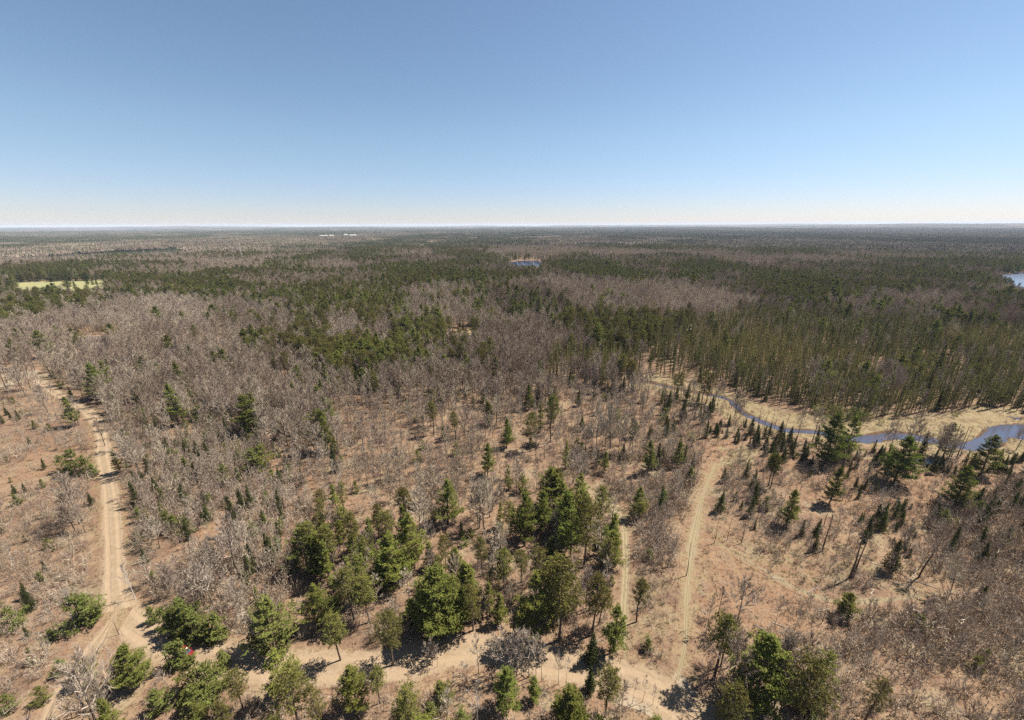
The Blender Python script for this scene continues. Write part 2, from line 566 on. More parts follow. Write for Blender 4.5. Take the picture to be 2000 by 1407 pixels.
def road_mat(name, ca, cb, cm, ruts):
    m, nt, out = new_mat(name)
    gn = N(nt, 'ShaderNodeGroup')
    gn.node_tree = GROUND
    geo = N(nt, 'ShaderNodeNewGeometry')
    P = geo.outputs['Position']
    at = N(nt, 'ShaderNodeAttribute', attribute_type='GEOMETRY', attribute_name='across')
    ab = math_n(nt, 'ABSOLUTE', at.outputs['Fac'])
    n1 = noise_n(nt, P, .55, 4, .7)
    n2 = noise_n(nt, P, 3.0, 3, .7)
    n3 = noise_n(nt, P, .08, 2)
    c = mixc(nt, ca, cb, ramp_n(nt, n1, (.38, .62)))
    c = mixc(nt, c, (ca[0] * .6, ca[1] * .55, ca[2] * .5), math_n(nt, 'MULTIPLY', ramp_n(nt, n2, (.52, .68)), .5))
    # wheel ruts: paler where |across| is near .38, crown of the road between them grown over
    dist = math_n(nt, 'ABSOLUTE', math_n(nt, 'SUBTRACT', ab, .36))
    rut = math_n(nt, 'SUBTRACT', 1.0, ramp_n(nt, math_n(nt, 'ADD', dist, math_n(nt, 'MULTIPLY', math_n(nt, 'SUBTRACT', n1, .5), .25)), (.06, .2)))
    mid = math_n(nt, 'SUBTRACT', 1.0, ramp_n(nt, math_n(nt, 'ADD', ab, math_n(nt, 'MULTIPLY', math_n(nt, 'SUBTRACT', n1, .5), .3)), (.08, .22)))
    c = mixc(nt, c, cm, math_n(nt, 'MULTIPLY', mid, ruts))
    c = mixc(nt, c, (min(1, ca[0] * 1.22), min(1, ca[1] * 1.22), min(1, ca[2] * 1.22)), math_n(nt, 'MULTIPLY', rut, .6))
    edge = math_n(nt, 'ADD', ab, math_n(nt, 'ADD', math_n(nt, 'MULTIPLY', math_n(nt, 'SUBTRACT', n1, .5), 1.1), math_n(nt, 'MULTIPLY', math_n(nt, 'SUBTRACT', n3, .5), .5)))
    c = mixc(nt, c, gn.outputs[0], ramp_n(nt, edge, (.62, .84)))
    b = N(nt, 'ShaderNodeBsdfPrincipled')
    b.inputs['Roughness'].default_value = .95
    b.inputs['Specular IOR Level'].default_value = .1
    nt.links.new(c, b.inputs['Base Color'])
    bp = N(nt, 'ShaderNodeBump')
    bp.inputs['Strength'].default_value = .7
    bp.inputs['Distance'].default_value = .15
    nt.links.new(math_n(nt, 'ADD', math_n(nt, 'MULTIPLY', n1, 1.2), math_n(nt, 'ADD', n2, math_n(nt, 'MULTIPLY', rut, -.8))), bp.inputs['Height'])
    nt.links.new(bp.outputs[0], b.inputs['Normal'])
    nt.links.new(b.outputs[0], out.inputs['Surface'])
    return m


def water_mat(name, c, rough=.06, wave=2.0):
    m, nt, out = new_mat(name)
    geo = N(nt, 'ShaderNodeNewGeometry')
    b = N(nt, 'ShaderNodeBsdfPrincipled')
    n = noise_n(nt, geo.outputs['Position'], .25, 3, .6)
    nt.links.new(mixc(nt, c, (c[0] * 1.3, c[1] * .95, c[2] * .7), ramp_n(nt, n, (.45, .7))), b.inputs['Base Color'])
    b.inputs['Roughness'].default_value = rough
    b.inputs['IOR'].default_value = 1.5
    bp = N(nt, 'ShaderNodeBump')
    bp.inputs['Strength'].default_value = .25
    bp.inputs['Distance'].default_value = .05
    nt.links.new(noise_n(nt, geo.outputs['Position'], wave, 2), bp.inputs['Height'])
    nt.links.new(bp.outputs[0], b.inputs['Normal'])
    nt.links.new(b.outputs[0], out.inputs['Surface'])
    return m


def plain_mat(name, c, rough=.6, metal=0.0, coat=0.0, nscale=3.0, nvar=.25):
    m, nt, out = new_mat(name)
    b = N(nt, 'ShaderNodeBsdfPrincipled')
    tc = N(nt, 'ShaderNodeTexCoord')
    n = noise_n(nt, tc.outputs['Object'], nscale, 4, .65)
    nt.links.new(mixc(nt, tuple(v * (1 - nvar) for v in c), tuple(min(1, v * (1 + nvar)) for v in c), n), b.inputs['Base Color'])
    b.inputs['Roughness'].default_value = rough
    b.inputs['Metallic'].default_value = metal
    b.inputs['Coat Weight'].default_value = coat
    nt.links.new(b.outputs[0], out.inputs['Surface'])
    return m


# ------------------------------------------------------------------ the ground sheet
def soil(x, y):
    wx, wy = warp(x, y)
    out = np.zeros((len(x), 4), np.float32)

    def put(ch, poly, v=1.0):
        out[inside(wx, wy, poly), ch] = v
    orange_areas = [gp([(230, 800), (420, 840), (600, 900), (700, 960), (680, 1100), (640, 1160), (420, 1170), (330, 1130), (240, 1000)]),
                    gp([(1400, 870), (1520, 880), (1700, 910), (2000, 950), (2000, 1010), (1700, 1000), (1500, 960), (1400, 920)]),
                    gp([(0, 840), (120, 830), (180, 860), (195, 960), (120, 1000), (0, 930)]),
                    gp([(1380, 1050), (1500, 1110), (1600, 1100), (1600, 1230), (1520, 1280), (1390, 1230), (1360, 1130)]),
                    gp([(400, 760), (760, 780), (760, 860), (430, 850)])]
    for p in orange_areas:
        put(2, p, .55)
    for p in [gp([(1540, 1040), (1800, 1080), (1900, 1130), (1700, 1190), (1560, 1180), (1420, 1090), (1400, 1040)]),
              gp([(1280, 1100), (1400, 1090), (1380, 1330), (1290, 1330), (1200, 1290), (1220, 1120)])]:
        put(0, p, .45)
    d_g = dist_path(x, y, GRASS_TRAIL)
    out[:, 0] = np.maximum(out[:, 0], np.clip(1.0 - (d_g - 1.5) / 3, 0, 1) * .5)
    d_r = dist_path(x, y, MAIN_ROAD)
    out[:, 0] = np.maximum(out[:, 0], np.clip(1.0 - (d_r - 3) / 3.5, 0, 1) * .45)
    put(0, gp([(1425, 935), (1442, 900), (1456, 872), (1476, 878), (1466, 912), (1442, 942)]), .9)
    put(0, MARSH, 1.0)
    put(2, MARSH, 0)
    put(0, GLADE, .9)
    put(0, FIELD, 1.0)
    put(0, CABIN_YARD, .7)
    put(1, HOUSE_YARD, .8)
    put(1, TURNAROUND, 1.0)
    put(1, JUNCTION, .62)
    out[inside(wx, wy, BOG), 3] = .42
    dm = dist_path(x, y, STREAM)
    w = stream_width(x, y)
    out[:, 3] = np.maximum(out[:, 3], np.clip(1.1 - (dm - w) / 1.6, 0, 1))
    px, _, _ = project(x, y, np.zeros(len(x)))
    out[:, 3] = np.maximum(out[:, 3], np.where(px < 1400, np.clip(1 - (dm - w) / 5, 0, 1) * .8, 0))
    out[:, 3] = np.maximum(out[:, 3], (wet_depth(x, y) > .3) * 1.0)
    return out


def axis(lo, a, b, hi, step, grow):
    mid = list(np.arange(a, b + step * .5, step))
    left, s, v = [], step, a
    while v > lo:
        s = min(s * grow, 900)
        v -= s
        left.append(v)
    right, s, v = [], step, mid[-1]
    while v < hi:
        s = min(s * grow, 900)
        v += s
        right.append(v)
    return np.array(left[::-1] + mid + right)


gx = axis(-42000, -210, 240, 42000, 1.1, 1.035)
gy = axis(-3000, 28, 250, 42000, 1.1, 1.035)
XX, YY = np.meshgrid(gx, gy)
xf, yf = XX.ravel(), YY.ravel()
zf = ground_z(xf, yf)
nx, ny = len(gx), len(gy)
ii = (np.arange(ny - 1)[:, None] * nx + np.arange(nx - 1)[None, :]).ravel()
quads = np.stack([ii, ii + 1, ii + nx + 1, ii + nx], 1)
cxm = (xf[quads[:, 0]] + xf[quads[:, 2]]) / 2
cym = (yf[quads[:, 0]] + yf[quads[:, 2]]) / 2
is_far = (np.hypot(cxm, cym) > 1350).astype(np.int32)
me = mesh_np('ground', np.stack([xf, yf, zf], 1), quads, [ground_mat(), far_mat()], is_far, True, {'soil': ('FLOAT_COLOR', soil(xf, yf))})
ground = tag(link('ground', me), 'leaf-littered forest floor reaching to the wooded horizon', None, None, 'structure')


def strip(name, path, half, mat, lift, label, faint=0.0, fl=9.0):
    path = smooth_path(path[::1], .8) if len(path) < 4000 else path
    d = np.gradient(path, axis=0)
    d /= np.linalg.norm(d, axis=1)[:, None] + 1e-9
    nrm = np.stack([-d[:, 1], d[:, 0]], 1)
    a = np.linspace(-1, 1, 11)
    half = np.interp(path[:, 1], [58, 75], [half * 1.2, half * .74]) if name == 'dirt_road' else half
    hw = half * 1.35 * (1 + .18 * (vnoise(path[:, 0], path[:, 1], 9, 41) - .5))
    P = path[:, None, :] + nrm[:, None, :] * a[None, :, None] * hw[:, None, None]
    x, y = P[..., 0].ravel(), P[..., 1].ravel()
    z = ground_z(x, y, False) + lift
    near_water = np.clip(1 - np.maximum(0, dist_path(x, y, STREAM) - 6) / 12, 0, 1)
    z = ground_z(x, y, True) * 1.0 + lift if near_water.max() > 0 else z
    n, k = len(path), 11
    i = (np.arange(n - 1)[:, None] * k + np.arange(k - 1)[None, :]).ravel()
    q = np.stack([i, i + k, i + k + 1, i + 1], 1)
    run = np.concatenate([[0], np.cumsum(np.hypot(*np.diff(path, axis=0).T))])
    fade = np.clip(1 - np.minimum(run, run[-1] - run) / fl, 0, 1) * .7 + faint
    ac = np.sign(a)[None, :] * (np.abs(a)[None, :] + fade[:, None])
    me = mesh_np(name, np.stack([x, y, z], 1), q, [mat], None, True, {'soil': ('FLOAT_COLOR', soil(x, y)), 'across': ('FLOAT', ac.ravel())})
    return tag(link(name, me), label, None, None, 'structure')


M_ROAD = road_mat('sandy_road', (.215, .155, .100), (.255, .192, .130), (.185, .135, .085), .35)
M_TRACK = road_mat('worn_track', (.21, .150, .097), (.245, .182, .122), (.175, .125, .075), .5)
M_TRAIL = road_mat('grassy_trail', (.185, .145, .088), (.215, .170, .108), (.160, .135, .072), .5)
strip('dirt_road', MAIN_ROAD, 2.75, M_ROAD, .05, 'pale sandy dirt road curving through the woods')
strip('dirt_track', SIDE_TRACK, 2.1, M_TRACK, .058, 'narrow sandy side track leaving the road fork')
strip('grass_trail', GRASS_TRAIL, 1.7, M_TRAIL, .062, 'straw-coloured two-rut grass trail running up towards the stream', .06, 55.0)
strip('inner_trail', INNER_TRAIL, 1.2, M_TRAIL, .054, 'faded grass trail between the pines and grey brush', .15)
strip('cross_trail', RIGHT_TRAIL, 1.2, M_TRAIL, .046, 'faint grass trail crossing the open cutover', .36, 20.0)


def sheet(name, poly, z, mat, label, kind='structure'):
    V = [(x, y, z) for x, y in poly]
    me = bpy.data.meshes.new(name)
    me.from_pydata(V, [], [tuple(range(len(V)))])
    me.materials.append(mat)
    return tag(link(name, me), label, None, None, kind)


SW = []
wst = stream_width(STREAM[:, 0], STREAM[:, 1]) + 4.0
dS = np.gradient(STREAM, axis=0)
dS /= np.linalg.norm(dS, axis=1)[:, None]
nS = np.stack([-dS[:, 1], dS[:, 0]], 1)
V = np.concatenate([STREAM + nS * wst[:, None], STREAM - nS * wst[:, None]])
# one broad sheet under the whole marsh: the banks stand above it, the channel dips below it
sheet('stream', gp([(1130, 722), (1700, 815), (2200, 800), (2250, 905), (1600, 905), (1380, 810), (1130, 760)]), -.38, water_mat('stream_water', (.050, .054, .082), .08), 'slow dark stream winding through the straw-coloured marsh')
sheet('pond', [(x * 1.0, y) for x, y in gp([(945, 498), (1085, 498), (1095, 545), (940, 545)])], -.45, water_mat('pond_water', (.015, .030, .075), .12, .6), 'small dark blue pond ringed by evergreen trees')
sheet('lake', gp([(1925, 526), (2400, 526), (2500, 615), (1925, 612)]), -.45, water_mat('lake_water', (.085, .12, .19), .25, .6), 'pale blue lake at the edge of the forest')

M_FIELD = plain_mat('hay_grass', (.20, .185, .075), .9, nscale=.05, nvar=.35)
fx = np.array(gp([(20, 552), (120, 549), (216, 547), (222, 588), (150, 594), (90, 594), (20, 592)]))
sheet('hayfield', [tuple(p) for p in fx], .62, M_FIELD, 'bright green hayfield opening among the trees')

# ------------------------------------------------------------------ plant prototypes
def curve_trunk(h, r, lean=0.02, n=6):
    t = np.linspace(0, 1, n)
    ph = rng.uniform(0, 6.28)
    off = lean * h * (t ** 1.5)
    wob = .012 * h * np.sin(t * 5 + ph)
    pts = np.stack([off * math.cos(ph) + wob * math.sin(ph), off * math.sin(ph) + wob * math.cos(ph), t * h], 1)
    return pts, r * (1 - t * .88)


def at_h(pts, z):
    return np.array([np.interp(z, pts[:, 2], pts[:, 0]), np.interp(z, pts[:, 2], pts[:, 1]), z])


def proto_white_pine(h, r, clear=.18, dense=1.0, ragged=.3, gapk=1.0):
    tr, cr = Geo(), Geo()
    pts, rad = curve_trunk(h, .017 * h, .02)
    pts[0, 2] = -.3
    tr.tube(pts, rad, 6)
    z = clear * h
    az = rng.uniform(0, 6.28)
    while z < h * .985:
        t = (z - clear * h) / (h * (1 - clear))
        prof = (1 - t) ** .75 * (.62 + .38 * min(1, t * 4 + .25))
        nb = 5 if t < .5 else 4
        for j in range(nb):
            if rng.random() < .10 + .1 * (1 - t):
                continue
            a = az + j * 6.283 / nb + rng.normal() * .22
            L = max(.5, r * prof * (1 + rng.normal() * ragged * 1.25))
            L = min(L, r * 1.4)
            up = .06 + .55 * t ** 1.5 + rng.normal() * .06
            base = at_h(pts, z + rng.normal() * .15)
            d = np.array([math.cos(a), math.sin(a), 0])
            side = np.array([-d[1], d[0], 0])
            ss = np.array([0, .35, .7, 1.0])
            zz = L * (up * ss + .10 * ss ** 2 - .08 * np.sin(ss * 3.1))
            bp = base + d * (ss * L)[:, None] + np.array([0, 0, 1.0]) * zz[:, None]
            cr.tube(bp, np.array([.045, .03, .02, .008]) * (h / 18) * (1.2 - t * .5), 3, 1)
            n = int(max(6, L * 17 * dense))
            s = rng.uniform(.22, 1.04, n) ** .75
            wd = L * .22 * (1.15 - s * .55) * rng.normal(size=n)
            wd = np.clip(wd, -L * .34, L * .34)
            P = base + d * (s * L)[:, None] + side * wd[:, None] + np.array([0, 0, 1.0]) * (np.interp(s, ss, zz) + .04 * L + rng.normal(size=n) * .075 + np.abs(wd) * .12)[:, None]
            cr.tufts(P, .40 * (h / 18) ** .4, 0, flat=.55, n=2)
        z += gapk * (1.12 if t < .65 else .68) * (h / 18) ** .6 * rng.uniform(.7, 1.35)
        az += .7
    top = at_h(pts, h)
    cr.tufts(top + rng.normal(size=(14, 3)) * np.array([.14, .14, .45]) - np.array([0, 0, .4]), .3, 0, .1)
    return tr, cr


def proto_red_pine(h, r, clear=.45, dense=1.0):
    tr, cr = Geo(), Geo()
    pts, rad = curve_trunk(h * .97, .016 * h, .035)
    pts[0, 2] = -.3
    tr.tube(pts, rad, 6)
    nb = int(46 * dense)
    for i in range(nb):
        t = (i + rng.random()) / nb
        z = h * (clear + (1 - clear) * t * .97)
        prof = math.sqrt(max(.02, 1 - (t * 1.02 - .30) ** 2 / .52)) * (.75 if t > .3 else .45 + t)
        a = i * 2.4 + rng.normal() * .3
        L = max(.6, r * prof * (1 + rng.normal() * .16))
        up = .10 + .9 * t ** 2 + rng.normal() * .1
        base = at_h(pts, z)
        d = np.array([math.cos(a), math.sin(a), up])
        d /= np.linalg.norm(d)
        mid = base + d * L * .55 + np.array([0, 0, -.04 * L])
        end = base + d * L + np.array([0, 0, .06 * L])
        cr.tube([base, mid, end], [.05, .032, .012], 3, 1)
        m = int(3 + L * 2.6)
        for q in range(m):
            s = rng.uniform(.35, 1.0)
            p0 = base + d * L * s
            off = rng.normal(size=3) * np.array([.30, .30, .22]) * L * .6 * (1.1 - .4 * s)
            p1 = p0 + off + np.array([0, 0, .12])
            if q % 2 == 0:
                cr.slivers([p0], [p1], .02, 1)
            cr.tufts(p1 + rng.normal(size=(5, 3)) * .15, .28, 0, .25, n=2)
    # dead stubs low on the stem
    k = 9
    zz = rng.uniform(.15, clear, k) * h
    A = np.array([at_h(pts, z) for z in zz])
    ang = rng.uniform(0, 6.28, k)
    B = A + np.stack([np.cos(ang), np.sin(ang), rng.uniform(-.2, .2, k)], 1) * rng.uniform(.6, 1.8, k)[:, None]
    tr.slivers(A, B, .025)
    return tr, cr


def proto_fir(h, r, low=.04, dense=1.0, droop=-.15, tsize=.26):
    tr, cr = Geo(), Geo()
    pts, rad = curve_trunk(h, .014 * h, .012)
    pts[0, 2] = -.2
    tr.tube(pts, rad, 5)
    z = low * h + .15
    az = 0
    while z < h * .98:
        t = z / h
        L0 = r * (1 - t) ** .85
        nb = 6
        for j in range(nb):
            a = az + j * 6.283 / nb + rng.normal() * .25
            L = max(.12, L0 * (1 + rng.normal() * .2))
            n = int(max(3, L * 11 * dense))
            s = rng.uniform(.15, 1.0, n)
            base = at_h(pts, z)
            d = np.array([math.cos(a), math.sin(a), 0])
            P = base + d * (s * L)[:, None] + np.stack([-d[1] * (w := rng.normal(size=n) * L * .16), d[0] * w, s * L * (droop + .5 * t) + rng.normal(size=n) * .06], 1)
            cr.tufts(P, tsize, 0, .3, n=2)
        z += .34 * (h / 8) ** .5 * rng.uniform(.8, 1.25)
        az += .5
    cr.tufts(at_h(pts, h) + rng.normal(size=(5, 3)) * np.array([.05, .05, .25]) - np.array([0, 0, .25]), .2, 0, 0)
    return tr, cr


def proto_spruce(h, r, club=True, tsize=.3, dens=1.0, mat_i=0):
    tr, cr = Geo(), Geo()
    pts, rad = curve_trunk(h, .009 * h + .02, .015)
    pts[0, 2] = -.2
    tr.tube(pts, rad, 4)
    n = int(110 * dens)
    t = rng.uniform(.12, 1.0, n) ** .8
    w = r * (1 - t) ** .7 * (.55 + .45 * np.sin(t * 9 + rng.uniform(0, 6)))
    if club:
        w = np.where(t > .82, w + r * .22 * (1 - (t - .82) / .18), w)
    a = rng.uniform(0, 6.28, n)
    rr = w * np.sqrt(rng.random(n))
    P = np.stack([np.interp(t * h, pts[:, 2], pts[:, 0]) + rr * np.cos(a), np.interp(t * h, pts[:, 2], pts[:, 1]) + rr * np.sin(a), t * h - rr * .25], 1)
    cr.tufts(P, tsize * (1.15 - .4 * t), 0, .25, n=2)
    m = 14
    tt = rng.uniform(.08, .7, m)
    A = np.array([at_h(pts, q * h) for q in tt])
    aa = rng.uniform(0, 6.28, m)
    B = A + np.stack([np.cos(aa), np.sin(aa), rng.uniform(-.4, 0, m)], 1) * rng.uniform(.3, 1.0, m)[:, None] * r * 1.2
    tr.slivers(A, B, .02)
    return tr, cr


def proto_bare(h, r, clear=.3, nl=14, n2=5, n3=6, rad0=None, tw=.027, upk=1.0, multi=1, lean=.03, twl=1.1):
    """leafless tree: stem(s), limbs, branches, and single fine twigs"""
    tr, cr = Geo(), Geo()
    rad0 = rad0 or .013 * h
    for sidx in range(multi):
        hh = h * (1 if sidx == 0 else rng.uniform(.75, .98))
        pts, rad = curve_trunk(hh, rad0 * (1 if multi == 1 else .7), lean if multi == 1 else .14, 7)
        pts[0, 2] = -.2
        tr.tube(pts, rad, 5 if rad0 > .09 else 4)
        az = rng.uniform(0, 6.28)
        A3, B3 = [], []
        for i in range(nl):
            t = (i + rng.random() * .8) / nl
            z = hh * (clear + (1 - clear) * t * .96)
            prof = (1 - t * .72) * (.7 + .3 * math.sin(min(1, t * 2.2) * 1.6))
            L = r * prof * rng.uniform(.75, 1.25)
            a = az + i * 2.4 + rng.normal() * .35
            el = math.radians(28 + 34 * t * upk + rng.normal() * 8)
            d = np.array([math.cos(a) * math.cos(el), math.sin(a) * math.cos(el), math.sin(el)])
            base = at_h(pts, z)
            p1 = base + d * L * .5
            p2 = base + d * L * .85 + np.array([0, 0, .16 * L])
            p3 = base + d * L * 1.08 + np.array([0, 0, .42 * L])
            rb = rad0 * .5 * (1 - t * .5)
            cr.tube([base, p1, p2, p3], [rb, rb * .7, rb * .42, .006], 3)
            seg = np.array([base, p1, p2, p3])
            for j in range(n2):
                s = .25 + .75 * (j + rng.random()) / n2
                q = np.array([np.interp(s, [0, .45, .8, 1], seg[:, k]) for k in range(3)])
                d2 = d * .6 + rng.normal(size=3) * .42 + np.array([0, 0, .55])
                d2 /= np.linalg.norm(d2)
                L2 = L * .48 * (1.15 - s * .5) * rng.uniform(.7, 1.2) + .15
                e = q + d2 * L2
                cr.slivers([q], [e + np.array([0, 0, .08 * L2])], max(tw * 1.1, rb * .42))
                for k in range(n3):
                    u = rng.uniform(.15, 1)
                    b = q + d2 * L2 * u
                    d3 = d2 * .9 + rng.normal(size=3) * .30 + np.array([0, 0, .35])
                    d3 /= np.linalg.norm(d3)
                    A3.append(b)
                    B3.append(b + d3 * twl * (.6 + .4 * L2) * rng.uniform(.6, 1.3))
        A3, B3 = np.array(A3), np.array(B3)
        cr.slivers(A3, B3, tw)
    return tr, cr


def proto_bush(h, w, stems=12, tw=.032, n3=11, leaf=None, leaf_n=3, leaf_s=.16):
    tr, cr = Geo(), Geo()
    A3, B3 = [], []
    for i in range(stems):
        a = rng.uniform(0, 6.28)
        rr = w * .3 * math.sqrt(rng.random())
        b = np.array([math.cos(a) * rr, math.sin(a) * rr, -.1])
        a2 = a + rng.normal() * .7
        out = rng.uniform(.1, .5) * w
        e = b + np.array([math.cos(a2) * out, math.sin(a2) * out, h * rng.uniform(.6, 1.05)])
        m = (b + e) / 2 + rng.normal(size=3) * .1 * h
        tr.tube([b, m, e], [.03, .022, .006], 3)
        for k in range(n3):
            u = rng.uniform(.2, 1)
            p = b * (1 - u) + e * u
            d = (e - b) / np.linalg.norm(e - b) * .6 + rng.normal(size=3) * .45 + np.array([0, 0, .2])
            A3.append(p)
            B3.append(p + d * rng.uniform(.25, .6) * h * .4)
    cr.slivers(np.array(A3), np.array(B3), tw)
    if leaf is not None:
        P = np.repeat(np.array(B3), leaf_n, 0) + rng.normal(size=(len(B3) * leaf_n, 3)) * .18
        cr.tufts(P, leaf_s, 1, .2, 1)
    return tr, cr


def proto_snag(h, rad0):
    tr, cr = Geo(), Geo()
    pts, rad = curve_trunk(h, rad0, .02, 6)
    pts[0, 2] = -.2
    tr.tube(pts, np.maximum(rad, rad0 * .35), 5)
    m = 12
    tt = rng.uniform(.35, .98, m)
    A = np.array([at_h(pts, q * h) for q in tt])
    aa = rng.uniform(0, 6.28, m)
    B = A + np.stack([np.cos(aa), np.sin(aa), rng.uniform(-.2, .5, m)], 1) * rng.uniform(.2, .9, m)[:, None]
    cr.slivers(A, B, .025)
    return tr, cr


class Kind:
    def __init__(s, name, cat, phrase, group, protos, trunk_mats, crown_mats, crown_name, rest_name, rest_label):
        s.name, s.cat, s.phrase, s.group, s.crown_name = name, cat, phrase, group, crown_name
        s.rest_name, s.rest_label = rest_name, rest_label
        s.var = []
        for (tr, cr), h in protos:
            tm = tr.mesh(name + '_trunk', trunk_mats)
            cm = cr.mesh(name + '_crown', crown_mats)
            # the whole plant as one mesh, for those too far off to show their parts
            nt_ = len(trunk_mats)
            whole = Geo()
            whole.V, whole.F, whole.M, whole.n = list(tr.V), list(tr.F), list(tr.M), tr.n
            for v, f_, m_ in zip(cr.V, cr.F, cr.M):
                whole.V.append(v)
                whole.F.append(f_ + tr.n)
                whole.M.append(m_ + nt_)
            wm = whole.mesh(name, list(trunk_mats) + list(crown_mats))
            wo = bpy.data.objects.new(name + '_source', wm)     # geometry source for the stands; stays outside the scene
            s.var.append((tm, cm, wm, wo, h))
        s.items = []      # x, y, h, rot, lean_x, lean_y, variant, tint


def mk(fn, specs):
    return [(fn(*a, **k), a[0]) for a, k in specs]


S_ = lambda *a, **k: (a, k)
KINDS = {}


def add_kind(code, *a):
    KINDS[code] = Kind(*a)


add_kind('W', 'white_pine', 'tree', 'white pine with layered green boughs', 'white pines', mk(proto_white_pine, [
    S_(18, 4.2, gapk=.72), S_(18, 3.6, clear=.25, ragged=.4), S_(18, 4.8, clear=.10, gapk=.62, ragged=.22), S_(18, 3.3, clear=.16, gapk=.75), S_(18, 3.9, clear=.3, dense=.85, ragged=.45), S_(18, 5.6, clear=.10, dense=1.1, gapk=.62, ragged=.22), S_(18, 2.6, clear=.15)]),
    [M_BARK], [M_WPINE, M_BARK], 'crown', 'white_pine_forest', 'mass of white pines farther off in the forest')
add_kind('R', 'red_pine', 'tree', 'red pine with rounded olive crown', 'red pines', mk(proto_red_pine, [
    S_(16, 3.6), S_(16, 4.4, clear=.38), S_(16, 3.0, clear=.5), S_(16, 4.0, clear=.42, dense=1.2), S_(16, 3.3, clear=.3, dense=.85)]),
    [M_BARK], [M_RPINE, M_BARK], 'crown', 'red_pine_forest', 'mass of red pines farther off in the forest')
add_kind('F', 'fir_tree', 'tree', 'dark fir with narrow pointed crown', 'fir trees', mk(proto_fir, [
    S_(8, 1.7), S_(8, 1.35, dense=.9), S_(8, 2.0, droop=-.1), S_(8, 1.2), S_(8, 1.55, low=.12)]),
    [M_BARK], [M_FIR, M_BARK], 'crown', 'fir_forest', 'mass of dark firs farther off in the forest')
add_kind('S', 'bog_spruce', 'tree', 'slender olive bog spruce', 'slender bog spruces', mk(proto_spruce, [
    S_(10, 1.05, dens=1.2), S_(10, .8), S_(10, 1.2, dens=1.3), S_(10, .95, club=False, dens=1.2), S_(10, .75), S_(10, 1.15)]),
    [M_BARK], [M_SPRUCE], 'crown', 'bog_spruce_forest', 'mass of slender bog spruces beyond the marsh')
add_kind('T', 'tamarack', 'tree', 'feathery yellow-green tamarack', 'tamaracks in the bog', mk(proto_spruce, [
    S_(11, 1.5, club=False, tsize=.22, dens=1.3), S_(11, 1.2, club=False, tsize=.22, dens=1.1), S_(11, 1.8, club=False, tsize=.24, dens=1.4)]),
    [M_BARK], [M_LARCH], 'crown', 'tamarack_forest', 'yellow-green tamaracks farther back in the bog')
add_kind('Y', 'young_pine', 'tree', 'bushy bright green young pine', 'young pines', mk(proto_white_pine, [
    S_(5, 1.9, clear=.04, ragged=.35, dense=1.3), S_(5, 1.5, clear=.04, ragged=.3, dense=1.3), S_(5, 2.2, clear=.03, ragged=.4, dense=1.2), S_(5, 1.3, clear=.08, dense=1.2)]),
    [M_BARK], [M_YPINE, M_BARK], 'crown', 'young_pine_growth', 'young pines scattered through the farther woods')
add_kind('B', 'bare_tree', 'tree', 'leafless spreading hardwood', 'leafless hardwoods', mk(proto_bare, [
    S_(13, 3.6, nl=17, n2=7, n3=10), S_(13, 3.0, clear=.38, nl=15, n2=7, n3=10), S_(13, 4.2, clear=.25, nl=17, n2=7, n3=10), S_(13, 3.3, nl=14, n2=7, n3=10, multi=2), S_(13, 2.7, clear=.42, nl=15, n2=7, n3=9),
    S_(13, 3.8, clear=.3, nl=18, n2=7, n3=9, lean=.08)]),
    [M_BARK], [M_TWIG], 'branches', 'hardwood_forest', 'mass of leafless grey hardwoods farther off')
add_kind('P', 'slender_bare_tree', 'tree', 'slender leafless pole tree', 'slender leafless pole trees', mk(proto_bare, [
    S_(10, 1.9, clear=.3, nl=14, n2=5, n3=8, rad0=.085, upk=1.2, twl=.8), S_(10, 1.5, clear=.42, nl=12, n2=5, n3=8, rad0=.07, upk=1.2, twl=.75), S_(10, 2.3, clear=.22, nl=15, n2=5, n3=9, rad0=.09, twl=.85),
    S_(10, 1.3, clear=.5, nl=10, n2=4, n3=7, rad0=.06, upk=1.2, twl=.7), S_(10, 2.0, clear=.25, nl=11, n2=4, n3=8, rad0=.07, multi=3, twl=.8), S_(10, 2.1, clear=.35, nl=13, n2=5, n3=8, rad0=.08, lean=.1, twl=.8)]),
    [M_BARK], [M_TWIG], 'branches', 'pole_tree_forest', 'mass of slender leafless pole trees farther off')
add_kind('C', 'birch_tree', 'tree', 'leafless birch with a white stem', 'white birches', mk(proto_bare, [
    S_(10, 1.9, clear=.35, nl=12, n2=4, n3=5, rad0=.10), S_(10, 1.6, clear=.4, nl=11, n2=4, n3=5, rad0=.09, lean=.1)]),
    [M_BIRCH], [M_DEAD, M_TWIG], 'branches', 'birch_forest', 'white birches farther off in the forest')
add_kind('H', 'bare_bush', 'bush', 'leafless brown bush', 'leafless bushes', mk(proto_bush, [
    S_(2.6, 2.2), S_(2.6, 1.8, stems=9), S_(2.6, 2.8, stems=16), S_(2.6, 2.0, stems=12, n3=14), S_(2.6, 1.4, stems=7)]),
    [M_BRUSH], [M_BRUSH], 'twigs', 'brush', 'leafless brush filling the woods farther off')
add_kind('D', 'dead_tree', 'tree', 'bare dead trunk without branches', 'bare dead trunks', mk(proto_snag, [
    S_(11, .17), S_(11, .12), S_(11, .21)]),
    [M_BARK], [M_DEAD], 'branch_stubs', 'dead_tree_forest', 'dead trunks farther off')
add_kind('G', 'willow_bush', 'bush', 'lime-green leafing willow bush', 'lime-green willow bushes', mk(proto_bush, [
    S_(3.2, 2.8, stems=14, leaf=1, leaf_n=5), S_(3.2, 2.2, stems=11, leaf=1, leaf_n=5)]),
    [M_BRUSH], [M_BRUSH, M_LEAF], 'leaves', 'willow_growth', 'lime-green budding trees farther off')

